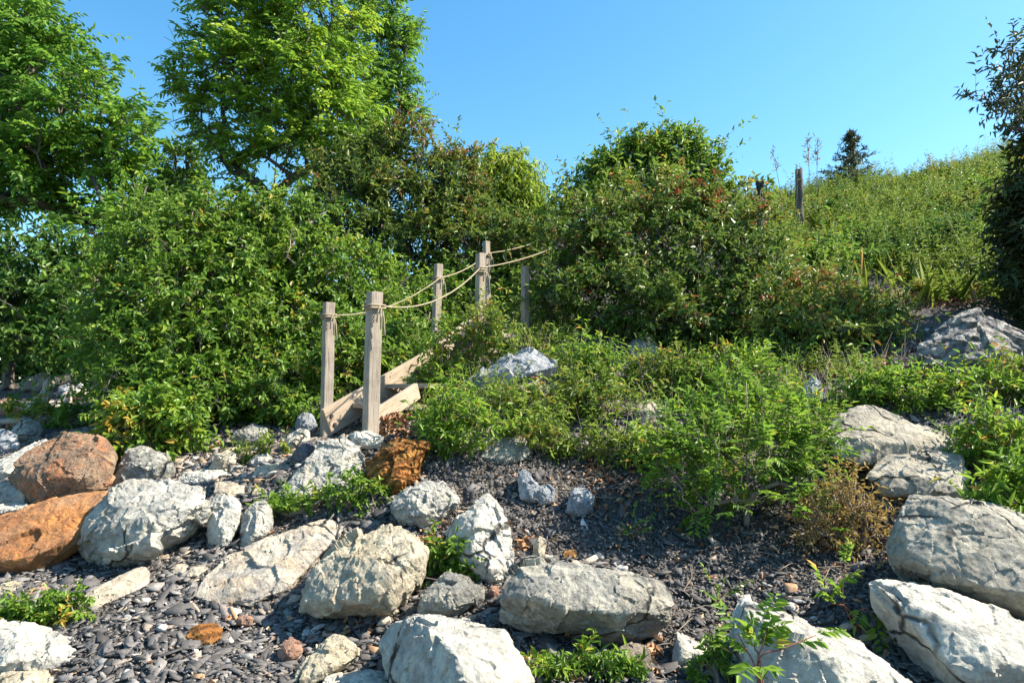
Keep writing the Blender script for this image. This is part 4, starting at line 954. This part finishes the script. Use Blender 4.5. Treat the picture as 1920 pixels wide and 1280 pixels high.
keep = (px < 820) & ~((px < 210) & (py > 688)) & ~((px > 380) & (py > 800)) & ~((px > 600) & (py > 745))
x, y = x[keep], y[keep]
weeds('thicket_undergrowth', 'shaded undergrowth at the foot of the left thicket', x, y, .1, .4, 12, .09, .035, G_DOG, -.1, .45)
# grass blades on the hill
n = 5200
x = RNG.uniform(2.0, 14, n); y = RNG.uniform(6.6, 17.5, n)
px, py = project(x, y, ground(x, y)); keep = (px > 1400) & (px < 2100) & ~((px > 1640) & (py > 585)); x, y = x[keep], y[keep]; n = len(x)
b = np.stack([x, y, ground(x, y)], -1)
d = unit(np.array([0, 0, 1.]) + RNG.normal(0, .4, (n, 3)))
V, F = leaf_arrays(b, d, rand_dir(n), RNG.uniform(.2, .5, n), RNG.uniform(.006, .014, n), .1, .3)
t = np.clip(RNG.normal(.7, .18, n), 0, 1)
tag(link('hillside_grass', np_mesh('hillside_grass', V, [F], False, np.concatenate([t, t])), G_HILL), 'long grass blades among the hillside weeds', 'grass', kind='stuff')

# --- dead leaves and twigs
def litter():
    xs, ys, hs = [], [], []
    for px_, py_, sx, sy, m, up in [(775,768,22,12,460,.16),(735,800,16,8,160,.08),(740,820,28,12,120,.05),(1115,890,16,16,70,.01),(800,1040,14,22,70,.01),(985,1030,12,16,40,.01),(1060,1262,50,14,60,.01),(1215,1230,14,16,30,.01),(1600,700,70,18,200,.03),(1750,570,60,18,350,.05),(1640,560,40,14,200,.04),(690,1180,40,20,30,.01),(1560,990,60,40,150,.02),(1150,930,60,40,110,.01)]:
        h = hit(px_, py_); m_ = h[1] / 1280
        xs.append(h[0] + RNG.normal(0, sx * m_, m)); ys.append(h[1] + RNG.normal(0, sy * m_ * 1.6, m)); hs.append(RNG.uniform(0, up, m))
    m = 420
    xs.append(RNG.uniform(-1.5, 4.2, m)); ys.append(RNG.uniform(2.6, 8, m)); hs.append(RNG.uniform(0.005, .02, m))
    x, y, h = map(np.concatenate, (xs, ys, hs)); n = len(x)
    pos = np.stack([x, y, ground(x, y) + h + .015], -1)
    d = rand_dir(n); d[:, 2] *= .3
    V, F = leaf_arrays(pos, d, np.array([0, 0, 1.]) + RNG.normal(0, .5, (n, 3)), RNG.uniform(.025, .06, n), RNG.uniform(.016, .034, n), .4, .5)
    t = np.clip(RNG.beta(2, 2, n), 0, 1)
    tag(link('leaf_litter', np_mesh('leaf_litter', V, [F], False, np.concatenate([t, t])), M['litter']), 'brown curled dead leaves heaped by the stairs and scattered over the slate', 'dead leaves', kind='stuff')
litter()
def twig_scatter():
    n = 520
    x = RNG.uniform(-.6, 4.0, n); y = RNG.uniform(2.8, 6.0, n)
    a = np.stack([x, y, ground(x, y) + .02], -1)
    d = rand_dir(n); d[:, 2] = np.abs(d[:, 2]) * .35
    l = RNG.uniform(.06, .32, n)
    mid = a + d * l[:, None] * .5 + RNG.normal(0, .015, (n, 3)); e = a + d * l[:, None]
    V, F = tubes(np.concatenate([a, mid]), np.concatenate([mid, e]), .0022, .0018, 4)
    tag(link('dry_twigs', np_mesh('dry_twigs', V, F, True), M['twig']), 'thin grey dry twigs lying across the slate bank', 'twigs', kind='stuff')
twig_scatter()

# ------------------------------------------------------------------ staircase
A1, A2, A3 = P(617, 700, 5.9), P(820, 640, 6.9), P(912, 600, 8.2)
B1, B2, B3 = P(700, 700, 4.95), P(901, 640, 6.3), P(985, 600, 7.6)
st = empty('wooden_staircase', (A1[0], A1[1], 1.1), 'weathered open wooden stair with square rail posts climbing through the shrubs', 'staircase')
def boxmesh(name, x0, x1, y0, y1, z0, z1, bev=.006, cuts=0):
    bm = bmesh.new()
    bmesh.ops.create_cube(bm, size=1)
    for v in bm.verts:
        v.co = Vector((x0 + (v.co.x + .5) * (x1 - x0), y0 + (v.co.y + .5) * (y1 - y0), z0 + (v.co.z + .5) * (z1 - z0)))
    bmesh.ops.bevel(bm, geom=list(bm.edges), offset=bev, segments=2, affect='EDGES', profile=.6)
    me = bpy.data.meshes.new(name); bm.to_mesh(me); bm.free()
    return me
def place(name, me, mat, parent, loc, xdir, zdir=None):
    x = Vector(xdir).normalized()
    z = Vector(zdir if zdir is not None else (0, 0, 1)).normalized()
    y = z.cross(x).normalized(); z = x.cross(y)
    o = bpy.data.objects.new(name, me); COL.objects.link(o); me.materials.append(mat)
    o.parent = parent
    m = Matrix((x, y, z)).transposed().to_4x4()
    o.matrix_local = Matrix.Translation(Vector(loc) - parent.matrix_world.translation if False else Vector(loc) - parent.location) @ m
    return o
def post(p, topxy, Y, zb, w, yaw, label=None):
    t = P(topxy[0], topxy[1], Y)
    b = np.array([p[0], p[1], zb])
    ax = unit(t - b); H = np.linalg.norm(t - b)
    me = boxmesh('post', -w / 2, w / 2, -w / 2, w / 2, 0, H, .005)
    bm = bmesh.new(); bm.from_mesh(me)
    bmesh.ops.subdivide_edges(bm, edges=[e for e in bm.edges if e.calc_length() > .3], cuts=14)
    for v in bm.verts:
        q = v.co * 9 + Vector((p[0] * 7, p[1] * 3, 0))
        v.co.x += noise.noise(q * .25) * .006; v.co.y += noise.noise(q * .25 + Vector((9, 9, 9))) * .006
        if v.co.z > H - .02: v.co.z += noise.noise(v.co * 60) * .008
    bm.to_mesh(me); bm.free()
    xd = Vector((math.cos(yaw), math.sin(yaw), 0)); xd = xd - Vector(ax) * xd.dot(Vector(ax))
    o = place('post', me, M['post'], st, b, xd, ax)
    if label: o['label'] = label
    return b, t, ax
yaw = R(38)
pA1 = post(P(611, 820, 5.9), (617, 567), 5.9, 1.05, .082, yaw)
pB1 = post(P(694, 805, 4.95), (703, 548), 4.95, 1.08, .092, yaw, 'front post with a rope wrapped below its top')
pA2 = post(P(815, 660, 6.9), (822, 495), 6.9, 1.55, .070, yaw)
pB2 = post(P(899, 660, 6.3), (901, 475), 6.3, 1.60, .070, yaw)
pA3 = post(P(914, 600, 8.2), (912, 453), 8.2, 2.1, .066, yaw)
pB3 = post(P(985, 590, 7.6), (985, 500), 7.6, 2.15, .07, yaw)
def ztop(s): return 1.345 + .60 * s
def onl(a, b, c, s):
    a, b, c = a[:2], b[:2], c[:2]
    return a + (b - a) * s if s <= 1 else b + (c - b) * (s - 1)
gA, gB = (P(612, 700, 5.84), P(821, 640, 6.84), P(912, 600, 8.2)), (P(700, 700, 5.02), P(901, 640, 6.34), P(985, 600, 7.6))
def stringer(gl, s0, s1, drop=.235):
    for a, b in ((s0, min(1.02, s1)), (1.03, s1)):
        if b <= a: continue
        p, q = onl(*gl, a), onl(*gl, b)
        d = np.array([q[0] - p[0], q[1] - p[1], ztop(b) - ztop(a)]); Ln = np.linalg.norm(d)
        me = boxmesh('stringer', 0, Ln, -.019, .019, -drop, 0, .004)
        o = place('stringer', me, M['board'], st, (p[0], p[1], ztop(a)), d)
        yield o, Ln
for i, (o, Ln) in enumerate(stringer(gA, -.03, 2.1)):
    if i == 0:
        for zz in (-.085, -.165):
            bm = bmesh.new()
            bmesh.ops.create_cone(bm, cap_ends=True, segments=14, radius1=.017, radius2=.014, depth=.012, matrix=Matrix.Translation((.055, -.025, zz)) @ Matrix.Rotation(R(90), 4, 'X'))
            me = bpy.data.meshes.new('bolt'); bm.to_mesh(me); bm.free()
            b = bpy.data.objects.new('bolt', me); COL.objects.link(b); me.materials.append(M['bolt']); b.parent = o
for o, Ln in stringer(gB, -.02, .34, .13): pass
for i in range(5):
    s = .22 + .285 * i
    p, q = onl(*gA, s), onl(*gB, s)
    d = np.array([q[0] - p[0], q[1] - p[1], 0]); Ln = np.linalg.norm(d); dn = d / Ln
    me = boxmesh('tread', .022, Ln - .022, -.02, .245, -.04, 0, .005)
    place('tread', me, M['tread'], st, (p[0], p[1], ztop(s) - .10), d)

# ropes
RG = 'rope handrails of the stair'
def rope(label, spans, knots):
    pts = []
    for a, b, sag in spans:
        f = np.linspace(0, 1, 16)[:, None]
        q = np.asarray(a) + (np.asarray(b) - np.asarray(a)) * f
        q[:, 2] -= sag * 4 * (f * (1 - f))[:, 0]
        pts.append(q[:-1])
    pts = np.vstack(pts + [q[-1:]])
    parts = [polytube(pts, .0062, 8)]
    e = link('rope', None, None) if False else None
    for c, ax, w, n in knots:
        th = np.linspace(0, 2 * np.pi * n, 26 * n)
        rr = w * .70
        u = unit(np.cross(ax, [0, 1, 0.1])); v = np.cross(ax, u)
        sq = 1 / np.maximum(np.abs(np.cos(th - .6)), np.abs(np.sin(th - .6))) ** .75
        loop = c + u * (np.cos(th) * rr * sq)[:, None] + v * (np.sin(th) * rr * sq)[:, None] + ax * ((th / (2 * np.pi) - n / 2) * .021)[:, None]
        parts.append(polytube(loop, .0075, 7))
        for k in range(3):
            q = c + np.array([.05 + .01 * k, -.05, -.02 * k]); tail = spline([q, q + [.012 * (k - 1), -.02, -.05], q + [.02 * (k - 1), -.01, -.12 - .03 * k]], 5)
            parts.append(polytube(tail, .0055, 6))
    V, F = merge(parts)
    V = V + RNG.normal(0, .0006, V.shape)
    nf = sum(len(f) for f in F)
    o = link('rope', np_mesh('rope', V, F, True, RNG.random(nf)), M['rope'])
    tag(o, label, 'rope', RG)
kn = lambda p, py, Y: (p[0] + p[2] * ((P(960, py, Y)[2] - p[0][2]) / p[2][2]))
rope('slack rope rail on the far side of the stair from the back post upward',
     [(kn(pA1, 592, 5.9) + [.05, -.04, 0], kn(pA2, 522, 6.9) + [.03, -.05, 0], .10), (kn(pA2, 522, 6.9) + [.03, -.05, 0], kn(pA3, 476, 8.2) + [.02, -.05, 0], .05), (kn(pA3, 476, 8.2) + [.02, -.05, 0], P(1045, 436, 9.4), .05)],
     [(kn(pA1, 592, 5.9), pA1[2], .082, 2), (kn(pA2, 522, 6.9), pA2[2], .07, 2), (kn(pA3, 478, 8.2), pA3[2], .066, 2)])
rope('lower hanging rope rail nearest the viewer tied to the front post',
     [(kn(pB1, 574, 4.95) + [.05, -.04, 0], kn(pB2, 504, 6.3) + [.0, -.05, 0], .13), (kn(pB2, 504, 6.3) + [.0, -.05, 0], P(1085, 440, 8.2), .06)],
     [(kn(pB1, 575, 4.95), pB1[2], .092, 2), (kn(pB2, 506, 6.3), pB2[2], .07, 3)])

# ------------------------------------------------------------------ driftwood, skyline posts, conifer, stalks
def log(label, a, b, r0, r1, group='driftwood at the edge of the thicket'):
    a, b = np.asarray(a, float), np.asarray(b, float)
    m = (a + b) / 2 + RNG.normal(0, .04, 3)
    pts = spline([a, a * .6 + m * .4 + RNG.normal(0, .03, 3), m, b * .5 + m * .5 + RNG.normal(0, .04, 3), b], 6)
    r = np.linspace(r0, r1, len(pts)) * RNG.uniform(.85, 1.15, len(pts))
    V, F = polytube(pts, r, 12)
    br = spline([m, m + [.1, -.05, .12], m + [.16, -.1, .25]], 4)
    V, F = merge([(V, F), polytube(br, np.linspace(r0 * .5, r1 * .3, len(br)), 8)])
    V = V + np.array([noise.noise(Vector(v) * 14) for v in V])[:, None] * r0 * .25
    tag(link('driftwood_log', np_mesh('driftwood_log', V, F, True), M['drift']), label, 'log', group)
log('forked pale driftwood branch sticking up at the far left', P(28, 758, 7.9), P(92, 742, 7.6), .05, .035)
log('broken tan driftwood stub leaning right of the forked branch', P(62, 770, 7.4), P(88, 738, 7.3), .07, .06)
log('long flat driftwood log lying under the thicket', P(70, 765, 8), P(170, 742, 8.4), .08, .05)
log('thin grey driftwood pole behind the little leafy plant', P(-20, 795, 7), P(120, 775, 7.4), .035, .025)
FP = 'old posts on the hill crest'
def oldpost(label, px, top, Y, w, h, jag):
    b = gp(px, Y); t = P(px, top, Y)
    H = t[2] - b[2] + .1
    pts = np.array([b + [0, 0, -.1 + H * f + 0] for f in np.linspace(0, 1, 9)]) + RNG.normal(0, .008, (9, 3))
    V, F = polytube(pts, w * np.linspace(1.05, .95, 9) * RNG.uniform(.93, 1.08, 9), 12)
    V = V + np.array([noise.noise(Vector(v) * 9) for v in V])[:, None] * w * .3
    tm = V[:, 2] > t[2] - .08
    V[tm, 2] += RNG.normal(0, jag, tm.sum())
    tag(link('wooden_post', np_mesh('wooden_post', V, F, False), M['bark']), label, 'post', FP)
oldpost('straight grey wooden post standing on the hill crest', 1507, 320, 13.2, .075, 0, .02)
oldpost('broken ragged stump post at the end of the hill crest behind the berry bush', 1432, 345, 8.7, .05, 0, .06)
# conifer
def conifer(px, topy, boty, Y, hw):
    b = P(px, boty + 60, Y); t = P(px, topy, Y); H = t[2] - b[2]
    e = empty('spruce_tree', b, 'small dark spruce tip rising above the hill crest', 'tree')
    a_, b_, ra, rb = [b], [t], [.1], [.01]
    pos, ld, nn = [], [], []
    for i in range(150):
        f = RNG.random() ** 1.15
        z = f * H
        r = hw * Y / 1280 * (1 - f) ** .95 * RNG.uniform(.55, 1.2) + .04
        th = RNG.uniform(0, 6.28)
        s = b + [0, 0, z]; en = s + [math.cos(th) * r, math.sin(th) * r, .18 * r + .05]
        a_.append(s); b_.append(en); ra.append(.018); rb.append(.006)
        m = 24
        q = RNG.uniform(.15, 1.05, m)[:, None]
        pos.append(s + (en - s) * q)
        ld.append(unit(en - s) * .5 + rand_dir(m) * .8 + [0, 0, .2]); nn.append(rand_dir(m))
    V, F = tubes(np.array(a_), np.array(b_), np.array(ra), np.array(rb), 5)
    link('trunk', np_mesh('trunk', V, F, True), M['bark'], e)
    pos, ld, nn = map(np.concatenate, (pos, ld, nn)); n = len(pos)
    V, F = leaf_arrays(pos, ld, nn, RNG.uniform(.09, .18, n), RNG.uniform(.018, .03, n), .2, .1)
    t_ = np.clip(RNG.normal(.4, .2, n), 0, 1)
    link('crown', np_mesh('crown', V, [F], False, np.concatenate([t_, t_])), leaf_mat('leaf_spruce', [(0, (.02, .04, .03)), (.6, (.045, .07, .05)), (1, (.12, .08, .055))], .6, .1), e)
conifer(1602, 254, 345, 17.0, 92)
# tall dry stalks on the crest
def stalk(label, px, top, Y, lean, head):
    b = gp(px, Y); t = P(px + lean, top, Y)
    pts = spline([b, b * .5 + t * .5 + [.03, 0, 0], t], 8)
    e = empty('weed_stalk', b, label, 'plant', 'tall dry stalks against the sky')
    V, F = polytube(pts, np.linspace(.008, .004, len(pts)), 5)
    link('stem', np_mesh('stem', V, F, True), M['twig'], e)
    m = head
    q = RNG.uniform(.72, 1.0, m)
    pos = b + (t - b) * q[:, None] + RNG.normal(0, .03, (m, 3))
    V, F = leaf_arrays(pos, rand_dir(m) + [0, 0, .8], rand_dir(m), RNG.uniform(.05, .12, m), RNG.uniform(.01, .025, m), .2, .2)
    tt = RNG.random(m) * .5
    link('seed_head', np_mesh('seed_head', V, [F], False, np.concatenate([tt, tt])), G_DRY, e)
stalk('leaning thin stalk left of the straight crest post', 1478, 278, 13, -30, 26)
stalk('tallest seedy stalk right above the straight crest post', 1522, 258, 13.4, -8, 60)
stalk('twin seedy stalk just right of the tallest one', 1530, 262, 13.6, 3, 50)
stalk('short stalk between the two old posts', 1494, 305, 13, 0, 14)
stalk('spiky stalk on the crest nearer the shaded tree', 1742, 292, 13.6, 2, 20)
# dead twigs at the edge of the tallest tree
tree = [o for o in C.objects if o.name.startswith('box_elder_tree')][0]
for (x0, y0, x1, y1) in [(400,170,318,140),(395,200,312,232),(410,240,322,262),(400,150,330,80),(440,285,350,300),(395,210,330,175),(380,165,330,195)]:
    p0, p1 = P(x0, y0, 12.8), P(x1, y1, 12.6)
    m = (p0 + p1) / 2 + RNG.normal(0, .06, 3)
    a_, b_, r_ = [p0, m], [m, p1], [.016, .01]
    for k in range(5):
        q = m + (p1 - m) * RNG.random(); a_.append(q); b_.append(q + rand_dir(1)[0] * .3 + (p1 - m) * .15); r_.append(.006)
    V, F = tubes(np.array(a_), np.array(b_), np.array(r_), np.array(r_) * .6, 5)
    link('dead_branch', np_mesh('dead_branch', V, F, True), M['twig'], tree)
print('verts', sum(len(o.data.vertices) for o in C.objects if o.type == 'MESH'))
